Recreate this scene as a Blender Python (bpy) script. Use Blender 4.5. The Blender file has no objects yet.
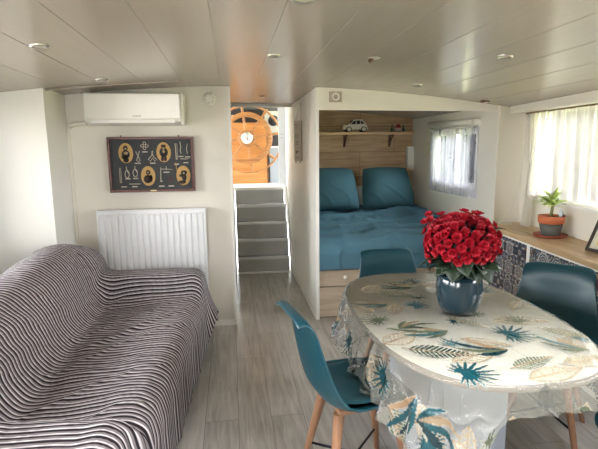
import bpy, bmesh, math, random
import numpy as np
from mathutils import Vector, Matrix, Euler
PI = math.pi
rnd = random.Random(7)
scene = bpy.context.scene
COL = scene.collection

# ------------------------------------------------------------------ helpers
def lin(c):
    r = []
    for v in c[:3]:
        v = v / 255.0
        r.append(v / 12.92 if v <= 0.04045 else ((v + 0.055) / 1.055) ** 2.4)
    return tuple(r) + (1.0,)

def nt_new(name):
    m = bpy.data.materials.new(name); m.use_nodes = True
    nt = m.node_tree
    return m, nt, nt.nodes['Principled BSDF']

def N(nt, typ, **kw):
    n = nt.nodes.new(typ)
    for k, v in kw.items():
        if k in n.inputs: n.inputs[k].default_value = v
        else: setattr(n, k, v)
    return n

def mat(name, rgb, rough=0.5, metal=0.0, var=0.06, scale=8.0, bump=0.0, bscale=60.0, stretch=(1, 1, 1), spec=0.5, coat=0.0):
    m, nt, b = nt_new(name)
    tc = N(nt, 'ShaderNodeTexCoord'); mp = N(nt, 'ShaderNodeMapping'); mp.inputs['Scale'].default_value = stretch
    nt.links.new(tc.outputs['Object'], mp.inputs['Vector'])
    no = N(nt, 'ShaderNodeTexNoise', Scale=scale, Detail=3.0)
    nt.links.new(mp.outputs[0], no.inputs['Vector'])
    mx = N(nt, 'ShaderNodeMix', data_type='RGBA')
    c = lin(rgb)
    mx.inputs[6].default_value = tuple(max(0, v * (1 - var)) for v in c[:3]) + (1,)
    mx.inputs[7].default_value = tuple(min(1, v * (1 + var)) for v in c[:3]) + (1,)
    nt.links.new(no.outputs['Fac'], mx.inputs[0]); nt.links.new(mx.outputs[2], b.inputs['Base Color'])
    b.inputs['Roughness'].default_value = rough; b.inputs['Metallic'].default_value = metal
    b.inputs['Specular IOR Level'].default_value = spec; b.inputs['Coat Weight'].default_value = coat
    if bump > 0:
        n2 = N(nt, 'ShaderNodeTexNoise', Scale=bscale, Detail=4.0)
        nt.links.new(mp.outputs[0], n2.inputs['Vector'])
        bp = N(nt, 'ShaderNodeBump', Strength=bump, Distance=0.01)
        nt.links.new(n2.outputs['Fac'], bp.inputs['Height']); nt.links.new(bp.outputs[0], b.inputs['Normal'])
    return m

def wood(name, dark, light, rough=0.45, axis='Y', s=3.0, k=14.0):
    m, nt, b = nt_new(name)
    tc = N(nt, 'ShaderNodeTexCoord'); mp = N(nt, 'ShaderNodeMapping')
    sc = {'X': (s * .25, s * k / 5, s * k / 5), 'Y': (s * k / 5, s * .25, s * k / 5), 'Z': (s * k / 5, s * k / 5, s * .25)}[axis]
    mp.inputs['Scale'].default_value = sc
    nt.links.new(tc.outputs['Object'], mp.inputs['Vector'])
    no = N(nt, 'ShaderNodeTexNoise', Scale=2.2, Detail=6.0, Roughness=0.6, Distortion=0.6)
    nt.links.new(mp.outputs[0], no.inputs['Vector'])
    cr = N(nt, 'ShaderNodeValToRGB'); e = cr.color_ramp.elements
    e[0].position = 0.3; e[0].color = lin(dark); e[1].position = 0.68; e[1].color = lin(light)
    nt.links.new(no.outputs['Fac'], cr.inputs[0]); nt.links.new(cr.outputs[0], b.inputs['Base Color'])
    b.inputs['Roughness'].default_value = rough
    return m

def planks(name, dark, light, seam, pl, pw, axis, rough=0.4, gap=0.004, off=(0, 0, 0)):
    """plank-laid wood; axis: 'Y' planks along y on a floor, 'XZ' boards along x on a wall"""
    m, nt, b = nt_new(name)
    tc = N(nt, 'ShaderNodeTexCoord'); sep = N(nt, 'ShaderNodeSeparateXYZ'); cmb = N(nt, 'ShaderNodeCombineXYZ')
    nt.links.new(tc.outputs['Object'], sep.inputs[0])
    if axis == 'Y':
        nt.links.new(sep.outputs[1], cmb.inputs[0]); nt.links.new(sep.outputs[0], cmb.inputs[1])
    else:
        nt.links.new(sep.outputs[0], cmb.inputs[0]); nt.links.new(sep.outputs[2], cmb.inputs[1])
    mp = N(nt, 'ShaderNodeMapping'); mp.inputs['Location'].default_value = off
    nt.links.new(cmb.outputs[0], mp.inputs['Vector'])
    br = N(nt, 'ShaderNodeTexBrick', offset=0.37)
    br.inputs['Scale'].default_value = 1.0; br.inputs['Brick Width'].default_value = pl; br.inputs['Row Height'].default_value = pw
    br.inputs['Mortar Size'].default_value = gap; br.inputs['Mortar Smooth'].default_value = 0.3; br.inputs['Bias'].default_value = 0
    br.inputs['Color1'].default_value = (0.35, 0.35, 0.35, 1); br.inputs['Color2'].default_value = (0.65, 0.65, 0.65, 1)
    nt.links.new(mp.outputs[0], br.inputs['Vector'])
    mp2 = N(nt, 'ShaderNodeMapping'); mp2.inputs['Scale'].default_value = (1.2, 16, 1)
    nt.links.new(cmb.outputs[0], mp2.inputs['Vector'])
    add = N(nt, 'ShaderNodeVectorMath', operation='ADD'); nt.links.new(mp2.outputs[0], add.inputs[0])
    mul = N(nt, 'ShaderNodeVectorMath', operation='SCALE'); mul.inputs['Scale'].default_value = 9.0
    nt.links.new(br.outputs['Color'], mul.inputs[0]); nt.links.new(mul.outputs[0], add.inputs[1])
    no = N(nt, 'ShaderNodeTexNoise', Scale=2.0, Detail=6.0, Roughness=0.62, Distortion=0.5)
    nt.links.new(add.outputs[0], no.inputs['Vector'])
    n3 = N(nt, 'ShaderNodeTexNoise', Scale=2.6, Detail=2.0); nt.links.new(cmb.outputs[0], n3.inputs['Vector'])
    mixf = N(nt, 'ShaderNodeMath', operation='MULTIPLY_ADD'); mixf.inputs[1].default_value = 0.55
    nt.links.new(no.outputs['Fac'], mixf.inputs[0])
    m2 = N(nt, 'ShaderNodeMath', operation='MULTIPLY'); m2.inputs[1].default_value = 0.25; nt.links.new(br.outputs['Color'], m2.inputs[0])
    m3 = N(nt, 'ShaderNodeMath', operation='MULTIPLY_ADD'); m3.inputs[1].default_value = 0.25
    nt.links.new(n3.outputs['Fac'], m3.inputs[0]); nt.links.new(m2.outputs[0], m3.inputs[2])
    nt.links.new(m3.outputs[0], mixf.inputs[2])
    cr = N(nt, 'ShaderNodeValToRGB'); e = cr.color_ramp.elements
    e[0].position = 0.38; e[0].color = lin(dark); e[1].position = 0.64; e[1].color = lin(light)
    nt.links.new(mixf.outputs[0], cr.inputs[0])
    mx = N(nt, 'ShaderNodeMix', data_type='RGBA'); mx.inputs[7].default_value = lin(seam)
    nt.links.new(br.outputs['Fac'], mx.inputs[0]); nt.links.new(cr.outputs[0], mx.inputs[6])
    nt.links.new(mx.outputs[2], b.inputs['Base Color'])
    b.inputs['Roughness'].default_value = rough
    bp = N(nt, 'ShaderNodeBump', Strength=0.15, Distance=0.005, invert=True)
    nt.links.new(br.outputs['Fac'], bp.inputs['Height']); nt.links.new(bp.outputs[0], b.inputs['Normal'])
    return m

def attr_mat(name, rough=0.6, spec=0.5, bump=0.0, bscale=80):
    m, nt, b = nt_new(name)
    a = N(nt, 'ShaderNodeAttribute', attribute_name='pattern')
    nt.links.new(a.outputs['Color'], b.inputs['Base Color'])
    b.inputs['Roughness'].default_value = rough; b.inputs['Specular IOR Level'].default_value = spec
    if bump:
        n2 = N(nt, 'ShaderNodeTexNoise', Scale=bscale, Detail=4.0); tc = N(nt, 'ShaderNodeTexCoord')
        nt.links.new(tc.outputs['Object'], n2.inputs['Vector'])
        bp = N(nt, 'ShaderNodeBump', Strength=bump, Distance=0.01)
        nt.links.new(n2.outputs['Fac'], bp.inputs['Height']); nt.links.new(bp.outputs[0], b.inputs['Normal'])
    return m

def sheer(name, rgb, opac):
    m, nt, b = nt_new(name)
    out = nt.nodes['Material Output']; nt.nodes.remove(b)
    tr = N(nt, 'ShaderNodeBsdfTransparent'); tl = N(nt, 'ShaderNodeBsdfTranslucent', Color=lin(rgb)); df = N(nt, 'ShaderNodeBsdfDiffuse', Color=lin(rgb))
    a = N(nt, 'ShaderNodeMixShader', Fac=0.5); nt.links.new(tl.outputs[0], a.inputs[1]); nt.links.new(df.outputs[0], a.inputs[2])
    mx = N(nt, 'ShaderNodeMixShader'); nt.links.new(tr.outputs[0], mx.inputs[1]); nt.links.new(a.outputs[0], mx.inputs[2])
    tc = N(nt, 'ShaderNodeTexCoord'); no = N(nt, 'ShaderNodeTexNoise', Scale=25.0); mp = N(nt, 'ShaderNodeMapping'); mp.inputs['Scale'].default_value = (1, 1, .15)
    nt.links.new(tc.outputs['Object'], mp.inputs[0]); nt.links.new(mp.outputs[0], no.inputs['Vector'])
    mr = N(nt, 'ShaderNodeMapRange'); mr.inputs[1].default_value = .3; mr.inputs[2].default_value = .7
    mr.inputs[3].default_value = opac - .05; mr.inputs[4].default_value = opac + .05
    nt.links.new(no.outputs['Fac'], mr.inputs[0]); nt.links.new(mr.outputs[0], mx.inputs[0])
    nt.links.new(mx.outputs[0], out.inputs[0])
    return m

def glass_mat(name, tint=(1, 1, 1), ior=1.45, rough=0.0):
    m, nt, b = nt_new(name); out = nt.nodes['Material Output']; nt.nodes.remove(b)
    tr = N(nt, 'ShaderNodeBsdfTransparent', Color=tuple(tint) + (1,)); gl = N(nt, 'ShaderNodeBsdfGlossy', Roughness=rough)
    fr = N(nt, 'ShaderNodeFresnel', IOR=ior); mx = N(nt, 'ShaderNodeMixShader')
    nt.links.new(fr.outputs[0], mx.inputs[0]); nt.links.new(tr.outputs[0], mx.inputs[1]); nt.links.new(gl.outputs[0], mx.inputs[2])
    nt.links.new(mx.outputs[0], out.inputs[0]); return m

def wpos(o):
    v = Vector((0, 0, 0))
    while o is not None: v += o.location; o = o.parent
    return v

def obj(name, bm, m, parent=None, smooth=False, world=False, angle=None):
    """link a bmesh as ONE mesh object; world=True: vertices are in world coordinates"""
    if world and parent is not None:
        bmesh.ops.translate(bm, verts=bm.verts, vec=-wpos(parent))
    me = bpy.data.meshes.new(name); bm.to_mesh(me); bm.free()
    if smooth:
        me.polygons.foreach_set('use_smooth', [True] * len(me.polygons))
        if angle: me.set_sharp_from_angle(angle=math.radians(angle))
    for x in (m if isinstance(m, (list, tuple)) else [m]): me.materials.append(x)
    o = bpy.data.objects.new(name, me); COL.objects.link(o)
    if parent is not None: o.parent = parent
    return o

def tag(o, label=None, cat=None, group=None, kind=None):
    if label: o['label'] = label
    if cat: o['category'] = cat
    if group: o['group'] = group
    if kind: o['kind'] = kind
    return o

def thing(name, label, cat, loc=(0, 0, 0), rotz=0, group=None):
    o = bpy.data.objects.new(name, None); o.empty_display_size = 0.05; COL.objects.link(o)
    o.location = loc; o.rotation_euler = (0, 0, rotz)
    return tag(o, label, cat, group)

def struct(name, bm, m, **k):
    o = obj(name, bm, m, **k)
    if o.parent is None: o['kind'] = 'structure'
    return o

def dup(root, loc, rotz=None, label=None, name=None):
    r = root.copy(); COL.objects.link(r); r.location = loc
    if rotz is not None: r.rotation_euler = (0, 0, rotz)
    if label: r['label'] = label
    for ch in list(root.children):
        c = ch.copy(); COL.objects.link(c); c.parent = r
        for g in list(ch.children):
            d = g.copy(); COL.objects.link(d); d.parent = c
    return r

def BM(): return bmesh.new()
def bx(bm, x0, x1, y0, y1, z0, z1, bev=0.0, mi=0, seg=2, M=None):
    t = bmesh.new(); bmesh.ops.create_cube(t, size=1)
    for v in t.verts:
        v.co = Vector(((x0 + x1) / 2 + v.co.x * (x1 - x0), (y0 + y1) / 2 + v.co.y * (y1 - y0), (z0 + z1) / 2 + v.co.z * (z1 - z0)))
    if bev > 0: bmesh.ops.bevel(t, geom=list(t.edges), offset=bev, segments=seg, affect='EDGES', profile=0.7)
    for f in t.faces: f.material_index = mi
    if M is not None: bmesh.ops.transform(t, matrix=M, verts=t.verts)
    me = bpy.data.meshes.new('tmp'); t.to_mesh(me); t.free(); bm.from_mesh(me); bpy.data.meshes.remove(me)
    return bm
def box(*a, **k): return bx(BM(), *a, **k)
def tube(bm, pts, r, seg=8, cap=True, closed=False, mi=0):
    pts = [Vector(p) for p in pts]; n = len(pts); rs = r if isinstance(r, (list, tuple)) else [r] * n
    rings = []; up = None
    for i, p in enumerate(pts):
        if closed: d = pts[(i + 1) % n] - pts[i - 1]
        else: d = pts[min(i + 1, n - 1)] - pts[max(i - 1, 0)]
        d.normalize()
        if up is None:
            up = Vector((0, 0, 1)) if abs(d.z) < .9 else Vector((1, 0, 0))
        a = d.cross(up)
        if a.length < 1e-4: a = d.cross(Vector((0, 1, 0)))
        a.normalize(); b = a.cross(d); up = b
        rings.append([bm.verts.new(p + (a * math.cos(2 * PI * k / seg) + b * math.sin(2 * PI * k / seg)) * rs[i]) for k in range(seg)])
    for i in range(n if closed else n - 1):
        A, B = rings[i], rings[(i + 1) % n]
        for k in range(seg):
            f = bm.faces.new((A[k], A[(k + 1) % seg], B[(k + 1) % seg], B[k])); f.material_index = mi; f.smooth = True
    if cap and not closed:
        bm.faces.new(rings[0][::-1]).material_index = mi; bm.faces.new(rings[-1]).material_index = mi
    return bm
def lathe(bm, prof, c=(0, 0, 0), seg=32, mi=0, M=None, cap=True):
    rings = []; M = M or Matrix.Identity(4); c = Vector(c)
    for r, z in prof:
        rings.append([bm.verts.new(c + (M @ Vector((r * math.cos(2 * PI * k / seg), r * math.sin(2 * PI * k / seg), z)))) for k in range(seg)])
    for A, B in zip(rings, rings[1:]):
        for k in range(seg):
            f = bm.faces.new((A[k], A[(k + 1) % seg], B[(k + 1) % seg], B[k])); f.material_index = mi; f.smooth = True
    if cap:
        if prof[0][0] > 1e-5: bm.faces.new(rings[0][::-1]).material_index = mi
        if prof[-1][0] > 1e-5: bm.faces.new(rings[-1]).material_index = mi
    return bm
def prism(bm, pts2, h0, h1, plane='xy', mi=0):
    def P3(p, h): return {'xy': (p[0], p[1], h), 'xz': (p[0], h, p[1]), 'yz': (h, p[0], p[1])}[plane]
    A = [bm.verts.new(P3(p, h0)) for p in pts2]; B = [bm.verts.new(P3(p, h1)) for p in pts2]
    n = len(pts2)
    fs = [bm.faces.new(A[::-1]), bm.faces.new(B)]
    for i in range(n): fs.append(bm.faces.new((A[i], A[(i + 1) % n], B[(i + 1) % n], B[i])))
    for f in fs: f.material_index = mi
    bmesh.ops.recalc_face_normals(bm, faces=fs)
    return bm
RX90 = Matrix.Rotation(PI / 2, 4, 'X'); RY90 = Matrix.Rotation(PI / 2, 4, 'Y')

def gridobj(name, X, m, colors=None, parent=None, solid=0.0, smooth=True, offset=0):
    """X: (nv, nu, 3) numpy array of points, colors: (nv, nu, 4) linear"""
    nv, nu = X.shape[:2]
    me = bpy.data.meshes.new(name)
    if parent is not None: X = X - np.array(wpos(parent))
    idx = np.arange(nv * nu).reshape(nv, nu)
    q = np.stack([idx[:-1, :-1], idx[:-1, 1:], idx[1:, 1:], idx[1:, :-1]], -1).reshape(-1, 4)
    me.vertices.add(nv * nu); me.vertices.foreach_set('co', X.reshape(-1).astype(np.float32))
    nf = len(q); me.loops.add(nf * 4); me.loops.foreach_set('vertex_index', q.reshape(-1).astype(np.int32))
    me.polygons.add(nf); me.polygons.foreach_set('loop_start', np.arange(0, nf * 4, 4, dtype=np.int32))
    me.polygons.foreach_set('use_smooth', np.full(nf, smooth)); me.update(calc_edges=True)
    if colors is not None:
        a = me.color_attributes.new('pattern', 'FLOAT_COLOR', 'POINT')
        a.data.foreach_set('color', colors.reshape(-1).astype(np.float32))
    me.materials.append(m)
    o = bpy.data.objects.new(name, me); COL.objects.link(o)
    if parent is not None: o.parent = parent
    if solid:
        s = o.modifiers.new('s', 'SOLIDIFY'); s.thickness = solid; s.offset = offset
    return o

_nr = np.random.RandomState(3)
def fbm(u, v, freq, seed, octs=4):
    r = np.random.RandomState(seed); s = 0; a = 1
    for o in range(octs):
        for k in range(4):
            th = r.uniform(0, PI); ph = r.uniform(0, 2 * PI); f = freq * (2 ** o) * r.uniform(.7, 1.4)
            s = s + a * np.sin(2 * PI * f * (u * math.cos(th) + v * math.sin(th)) + ph) / 4
        a *= .5
    return s
def L3(c): return np.array(lin(c)[:3])

# ------------------------------------------------------------------ materials
M_wall = mat('painted_wall', (232, 228, 217), .55, var=.02, scale=2, bump=.03, bscale=200)
M_wallw = mat('white_wall', (236, 235, 229), .5, var=.02, scale=2)
M_ceil = mat('ceiling_panel', (162, 152, 140), .24, var=.05, scale=3, stretch=(8, .6, 1))
M_white = mat('white_lacquer', (238, 237, 232), .3, var=.015)
M_trim = mat('white_trim', (235, 234, 228), .4, var=.02)
M_plastic = mat('white_plastic', (240, 238, 230), .28, var=.01)
M_rad = mat('radiator_enamel', (238, 240, 242), .3, var=.01)
M_floor = planks('grey_laminate', (136, 131, 124), (188, 184, 177), (116, 112, 106), 1.3, .19, 'Y', rough=.3, gap=.002)
M_step = mat('grey_step', (182, 182, 180), .28, var=.1, scale=5, stretch=(1, 3, 3))
M_tread = mat('pale_tread', (205, 208, 212), .25, metal=.3, var=.06, stretch=(1, 20, 1))  # paler bluish tone puts the highlights on the treads into the colour
M_alu = mat('brushed_aluminium', (215, 215, 215), .3, metal=.9, var=.05, stretch=(1, 30, 30))
M_chrome = mat('chrome', (220, 220, 222), .15, metal=1.0, var=.01)
M_oakwall = planks('oak_headboard', (160, 130, 96), (206, 178, 140), (130, 102, 74), 1.25, .325, 'XZ', rough=.5, off=(.35, .13, 0))
M_oak = wood('pale_oak', (170, 138, 100), (206, 178, 138), .4, 'Y')
M_oakx = wood('shelf_oak', (214, 182, 140), (236, 208, 168), .45, 'X')
M_drawer = wood('limed_oak', (176, 158, 138), (206, 190, 170), .5, 'X')
M_beech = wood('beech_leg', (126, 90, 66), (158, 118, 90), .4, 'Z')
M_teal = mat('teal_shell', (14, 62, 73), .32, var=.03)
M_tealpad = mat('teal_pad', (24, 62, 70), .4, var=.06, bump=.05, bscale=300)
M_black = mat('black_metal', (24, 24, 24), .4, metal=.5)
M_pot = mat('glazed_teal_pot', (30, 52, 62), .14, var=.12, scale=5, coat=.5)
M_soil = mat('soil', (52, 40, 32), .9, bump=.5, bscale=80)
M_leafd = mat('dark_leaf', (32, 50, 32), .5, var=.35, scale=14)
M_leafl = mat('yellow_green_leaf', (166, 184, 96), .45, var=.25, scale=14)
M_stem = mat('stem', (120, 122, 78), .6, var=.15)
M_red = mat('red_petal', (180, 18, 42), .55, var=.3, scale=30)
M_yel = mat('petal_heart', (240, 130, 60), .6)
M_duvet = mat('petrol_cotton', (78, 116, 134), .85, var=.06, scale=5, bump=.15, bscale=40, spec=.2)
M_pil = mat('petrol_pillow', (66, 104, 116), .85, var=.06, scale=6, bump=.12, bscale=40, spec=.2)
M_cotton = mat('white_cotton', (225, 225, 222), .85, var=.03, spec=.2)
M_terra = mat('terracotta', (196, 110, 72), .7, var=.08)
M_greyband = mat('grey_paint_band', (88, 88, 82), .6, var=.1)
M_saucer = mat('saucer_clay', (150, 72, 50), .6, var=.08)
M_ironb = mat('bracket_iron', (110, 82, 60), .5, metal=.3)
M_cord = mat('white_cord', (225, 222, 212), .6)
M_mahog = wood('mahogany_frame', (70, 34, 26), (104, 56, 42), .35, 'X')
M_board = mat('dark_board', (56, 59, 61), .6, var=.12)  # greyed to carry the reflection of a glass that is not modelled
M_parch = mat('parchment', (200, 164, 104), .6, var=.1, scale=20)
M_ink = mat('dark_ink', (46, 38, 34), .6)
M_rope = mat('pale_rope', (206, 200, 182), .7)
M_brass = mat('brass_plate', (190, 170, 120), .35, metal=.5)
M_wheelw = wood('varnished_wheel', (160, 106, 62), (206, 154, 100), .3, 'X', s=5)
M_console = wood('varnished_console', (180, 120, 66), (212, 156, 96), .35, 'X', s=2)
M_bluegrey = mat('blue_grey_panel', (160, 172, 184), .45)
M_dark = mat('dark_instrument', (34, 34, 36), .35)
M_toy = mat('white_toy_paint', (222, 216, 204), .45, var=.06)
M_driftw = mat('whitewashed_wood', (186, 174, 158), .7, var=.08, scale=12, stretch=(4, 4, .6))
M_frame = mat('dark_grey_frame', (66, 62, 56), .4)
M_mat = mat('cream_mount', (206, 204, 186), .7)
M_picyel = mat('ochre_print', (196, 170, 96), .6, var=.3, scale=9)
M_sofaf = mat('sofa_cloth', (96, 88, 84), .9)
M_glass = glass_mat('window_glass')
M_lens = mat('downlight_lens', (216, 208, 190), .3)
M_nickel = mat('satin_nickel', (190, 186, 178), .3, metal=.8)
M_sheer = sheer('sheer_curtain', (244, 240, 240), .38)
M_lace = sheer('lace_curtain', (226, 230, 250), .32)
M_gather = sheer('gathered_curtain', (240, 238, 230), .8)
M_blind = mat('blind_fabric', (222, 218, 206), .7)
M_grass = mat('grass_bank', (184, 190, 130), .9, var=.35, scale=1.5)
M_stone = mat('stone_quay', (112, 106, 100), .9, var=.3, scale=3)
M_bark = mat('tree_bark', (120, 110, 98), .9, var=.3)
M_leafo = mat('outdoor_leaves', (150, 162, 112), .8, var=.4, scale=2)

# ------------------------------------------------------------------ camera
H = 1.55
Rw = np.array([[0.99001477, 0.03202895, -0.13727674], [-0.14059362, 0.15383795, -0.9780426], [-0.0102073, 0.98757685, 0.15680491]])
cam = bpy.data.cameras.new('camera'); co = bpy.data.objects.new('camera', cam); COL.objects.link(co)
cam.sensor_width = 36; cam.lens = 480 / 598 * 36; cam.clip_start = .02
Mx = Matrix([list(r) for r in Rw]).to_4x4(); Mx.translation = Vector((0, 0, H)); co.matrix_world = Mx
scene.camera = co

# ------------------------------------------------------------------ shell
def ceil_z(x): return 2.067 - .0335 * (x - .25) ** 2
def ceil_part(name, x0, x1, y0, y1, thick=.03):
    xs = []
    k0 = math.ceil((x0 + .058) / .279); k = k0; cuts = []
    while -.058 + .279 * k < x1 - .004: cuts.append(-.058 + .279 * k); k += 1
    prof = [(x0, 0)]; cur = x0
    for c in cuts:
        if c - cur > .02:
            for j in range(1, 4): prof.append((cur + (c - .004 - cur) * j / 3, 0))
        prof += [(c - .0015, .0016), (c + .0015, .0016), (c + .004, 0)]; cur = c + .004
    for j in range(1, 4): prof.append((cur + (x1 - cur) * j / 3, 0))
    bm = BM(); rows = []
    for y in (y0, y1): rows.append([bm.verts.new((x, y, ceil_z(x) + g)) for x, g in prof])
    top = [[bm.verts.new((x, y, ceil_z(x) + thick)) for x, g in prof] for y in (y0, y1)]
    n = len(prof)
    for i in range(n - 1):
        bm.faces.new((rows[0][i], rows[1][i], rows[1][i + 1], rows[0][i + 1]))
        bm.faces.new((top[0][i], top[0][i + 1], top[1][i + 1], top[1][i]))
        for a in (0, 1): bm.faces.new((rows[a][i], rows[a][i + 1], top[a][i + 1], top[a][i]))
    bm.faces.new((rows[0][0], top[0][0], top[1][0], rows[1][0])); bm.faces.new((rows[0][-1], rows[1][-1], top[1][-1], top[0][-1]))
    return struct(name, bm, M_ceil)
ceil_part('ceiling', -1.95, 2.66, 1.2, 4.15)
ceil_part('ceiling_rear', -1.95, 2.66, -1.5, .0)
ceil_part('ceiling_rear_left', -1.95, -.35, .0, 1.2); ceil_part('ceiling_rear_right', 1.75, 2.66, .0, 1.2)
ceil_part('ceiling_stairwell', 0.0, .737, 4.15, 5.72)
ceil_part('ceiling_alcove', .758, 2.4, 4.15, 6.2)

struct('floor', box(-1.98, 2.7, -1.55, 6.25, -.05, 0), M_floor)

def wall(name, p0, p1, z0, z1, t, ops=(), m=M_wall, zf=None):
    """wall from p0 to p1 (inner face), thickness t to the left normal's opposite; ops = (s0, s1, z0, z1)"""
    p0 = Vector((p0[0], p0[1])); p1 = Vector((p1[0], p1[1])); L = (p1 - p0).length; d = (p1 - p0) / L
    n = Vector((d.y, -d.x))
    bm = BM(); ss = sorted({0, L} | {o[0] for o in ops} | {o[1] for o in ops})
    for a, b in zip(ss, ss[1:]):
        mid = (a + b) / 2; op = [o for o in ops if o[0] < mid < o[1]]
        for (za, zb) in ([(z0, op[0][2]), (op[0][3], z1)] if op else [(z0, z1)]):
            t_ = bmesh.new()
            vs = []
            for (s, w, z) in [(a, 0, za), (b, 0, za), (b, t, za), (a, t, za), (a, 0, zb), (b, 0, zb), (b, t, zb), (a, t, zb)]:
                q = p0 + d * s + n * w; vs.append(bm.verts.new((q.x, q.y, z)))
            for f in ((0, 1, 2, 3), (4, 7, 6, 5), (0, 4, 5, 1), (1, 5, 6, 2), (2, 6, 7, 3), (3, 7, 4, 0)): bm.faces.new([vs[i] for i in f])
            t_.free()
    bmesh.ops.recalc_face_normals(bm, faces=bm.faces)
    return struct(name, bm, m)

# right hull wall, slightly tapered towards the camera
RW0 = Vector((2.268, -1.5)); RW1 = Vector((2.66, 4.12)); RD = (RW1 - RW0).normalized(); RN = Vector((RD.y, -RD.x))
def rw(y, off=0.0):     # x of the right wall's inner face moved by off into the room
    return RW0.x + (y - RW0.y) * RD.x / RD.y - off
def ry(y): return (y - RW0.y) / RD.y
WR = [(ry(2.15), ry(3.82), 1.1, 1.86), (ry(-.3), ry(1.5), 1.1, 1.86)]
wall('wall_right', RW0, RW1, 0, 2.1, .08, WR)
wall('wall_rear', (-1.95, -1.5), (2.268, -1.5), 0, 2.1, .08, [(.1, 1.3, .85, 1.9)])
WL = [(3.7 + 1.5 - 5.0 + .3, 0, 0, 0)]
wall('wall_left', (-1.95, 3.7), (-1.95, -1.5), 0, 2.1, .08, [(.2, 2.1, .9, 1.85), (2.7, 4.3, .95, 1.8)])
wall('wall_left_pier', (-1.29, 3.7), (-1.95, 3.7), 0, 2.1, .5, m=M_wallw) if False else None
struct('wall_left_pier', box(-1.95, -1.29, 3.7, 4.2, 0, 2.1), M_wallw)
struct('wall_back', box(-1.29, 0.0, 4.15, 4.2, 0, 2.08), M_wall)
struct('wall_stairwell_left', box(-.05, 0.0, 4.2, 6.5, 0, 2.9), M_wallw)
struct('wall_partition', box(.737, .758, 4.15, 6.5, 0, 2.9), M_wallw)
struct('wall_header', prism(BM(), [(.758, 1.872)] + [(2.4, 1.86)] + [(x, ceil_z(x) + .003) for x in np.linspace(2.4, .758, 14)], 4.13, 4.15, 'xz'), M_wall)
struct('wall_return', box(2.4, 2.68, 4.12, 4.17, 0, 2.02), M_wall)
wall('wall_alcove_right', (2.4, 4.17), (2.4, 6.2), 0, 2.02, .08, [(.33, 1.30, 1.13, 1.72)], m=M_wall)
struct('wall_alcove_back', box(.758, 2.4, 6.2, 6.25, 0, 2.08), M_oakwall)
struct('wall_stairwell_lintel', box(0, .75, 5.72, 5.76, 2.03, 2.9), M_wallw)

# trims
struct('trim_1', box(-.004, .016, 4.125, 4.215, 0, 2.06, bev=.003), M_trim)          # edge of the stair opening
struct('trim_2', box(.733, .762, 4.132, 4.149, 0, 2.05, bev=.003), M_trim)
struct('trim_3', box(-1.289, -1.268, 4.135, 4.149, .02, 1.74), M_wall)
struct('trim_4', prism(BM(), [(-1.288, ceil_z(-1.288) - .002), (-.35, ceil_z(-.35) - .002), (-.35, ceil_z(-.35) - .010), (-.8, ceil_z(-.8) - .013), (-1.288, ceil_z(-1.288) - .016)], 3.74, 3.755, 'xz'), M_ceil)
struct('baseboard_back', box(-1.29, -.006, 4.135, 4.15, 0, .045), M_trim)
struct('baseboard_partition', box(.727, .737, 4.15, 5.85, 0, .05), M_trim)
struct('trim_5', box(2.384, 2.4, 4.09, 4.12, 0, 1.9, bev=.003), M_wall)

# windows: frame + pane, generic in a local frame (s along, z up)
def window(name, P0, D, s0, s1, z0, z1, t=.08):
    Nn = Vector((D.y, -D.x)); fw = .045
    root = None
    def pt(s, w, z): q = P0 + D * s + Nn * w; return (q.x, q.y, z)
    def hexa(bm, a, b, w0, w1, za, zb):
        vs = [bm.verts.new(pt(*k)) for k in [(a, w0, za), (b, w0, za), (b, w1, za), (a, w1, za), (a, w0, zb), (b, w0, zb), (b, w1, zb), (a, w1, zb)]]
        for f in ((0, 1, 2, 3), (4, 7, 6, 5), (0, 4, 5, 1), (1, 5, 6, 2), (2, 6, 7, 3), (3, 7, 4, 0)): bm.faces.new([vs[i] for i in f])
    bm = BM()
    hexa(bm, s0, s0 + fw, .02, .06, z0, z1); hexa(bm, s1 - fw, s1, .02, .06, z0, z1)
    hexa(bm, s0 + fw, s1 - fw, .02, .06, z0, z0 + fw); hexa(bm, s0 + fw, s1 - fw, .02, .06, z1 - fw, z1)
    mid = (s0 + s1) / 2
    if name not in ('window_1', 'window_2'): hexa(bm, mid - .02, mid + .02, .02, .06, z0 + fw, z1 - fw)
    bmesh.ops.recalc_face_normals(bm, faces=bm.faces)
    w = struct(name, bm, M_white)
    b2 = BM(); hexa(b2, s0 + fw, mid - .02, .037, .043, z0 + fw, z1 - fw); hexa(b2, mid + .02, s1 - fw, .037, .043, z0 + fw, z1 - fw)
    obj('pane', b2, M_glass, w)
    b3 = BM(); hexa(b3, s0 - .02, s1 + .02, -.03, .02, z0 - .02, z0 - .002); bmesh.ops.recalc_face_normals(b3, faces=b3.faces)
    obj('window_sill', b3, M_white, w)
    return w
window('window_1', Vector((2.4, 4.17)), Vector((0, 1)), .33, 1.30, 1.13, 1.72)
window('window_2', RW0, RD, *WR[0]); window('added_window_right', RW0, RD, *WR[1])  # the nearer one is out of view, added to light the room
window('window_4', Vector((-1.95, 3.7)), Vector((0, -1)), .2, 2.1, .9, 1.85)
window('added_window_left', Vector((-1.95, 3.7)), Vector((0, -1)), 2.7, 4.3, .95, 1.8)  # unseen nearer left window, added for more light indoors

bm = BM()
window('added_window_rear', Vector((-1.95, -1.5)), Vector((1, 0)), .1, 1.3, .85, 1.9)  # unseen rear window, added to brighten the left pier
for a in ((-.4, -.32, -.05, 1.25), (1.72, 1.8, -.05, 1.25), (-.32, 1.72, -.05, .03), (-.32, 1.72, 1.17, 1.25)): bx(bm, *a, 2.1, 2.2)
sk = struct('added_hatch', bm, M_white); obj('pane', box(-.32, 1.72, .03, 1.17, 2.15, 2.156), M_glass, sk)  # unseen roof hatch, added to light the table and floor
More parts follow.
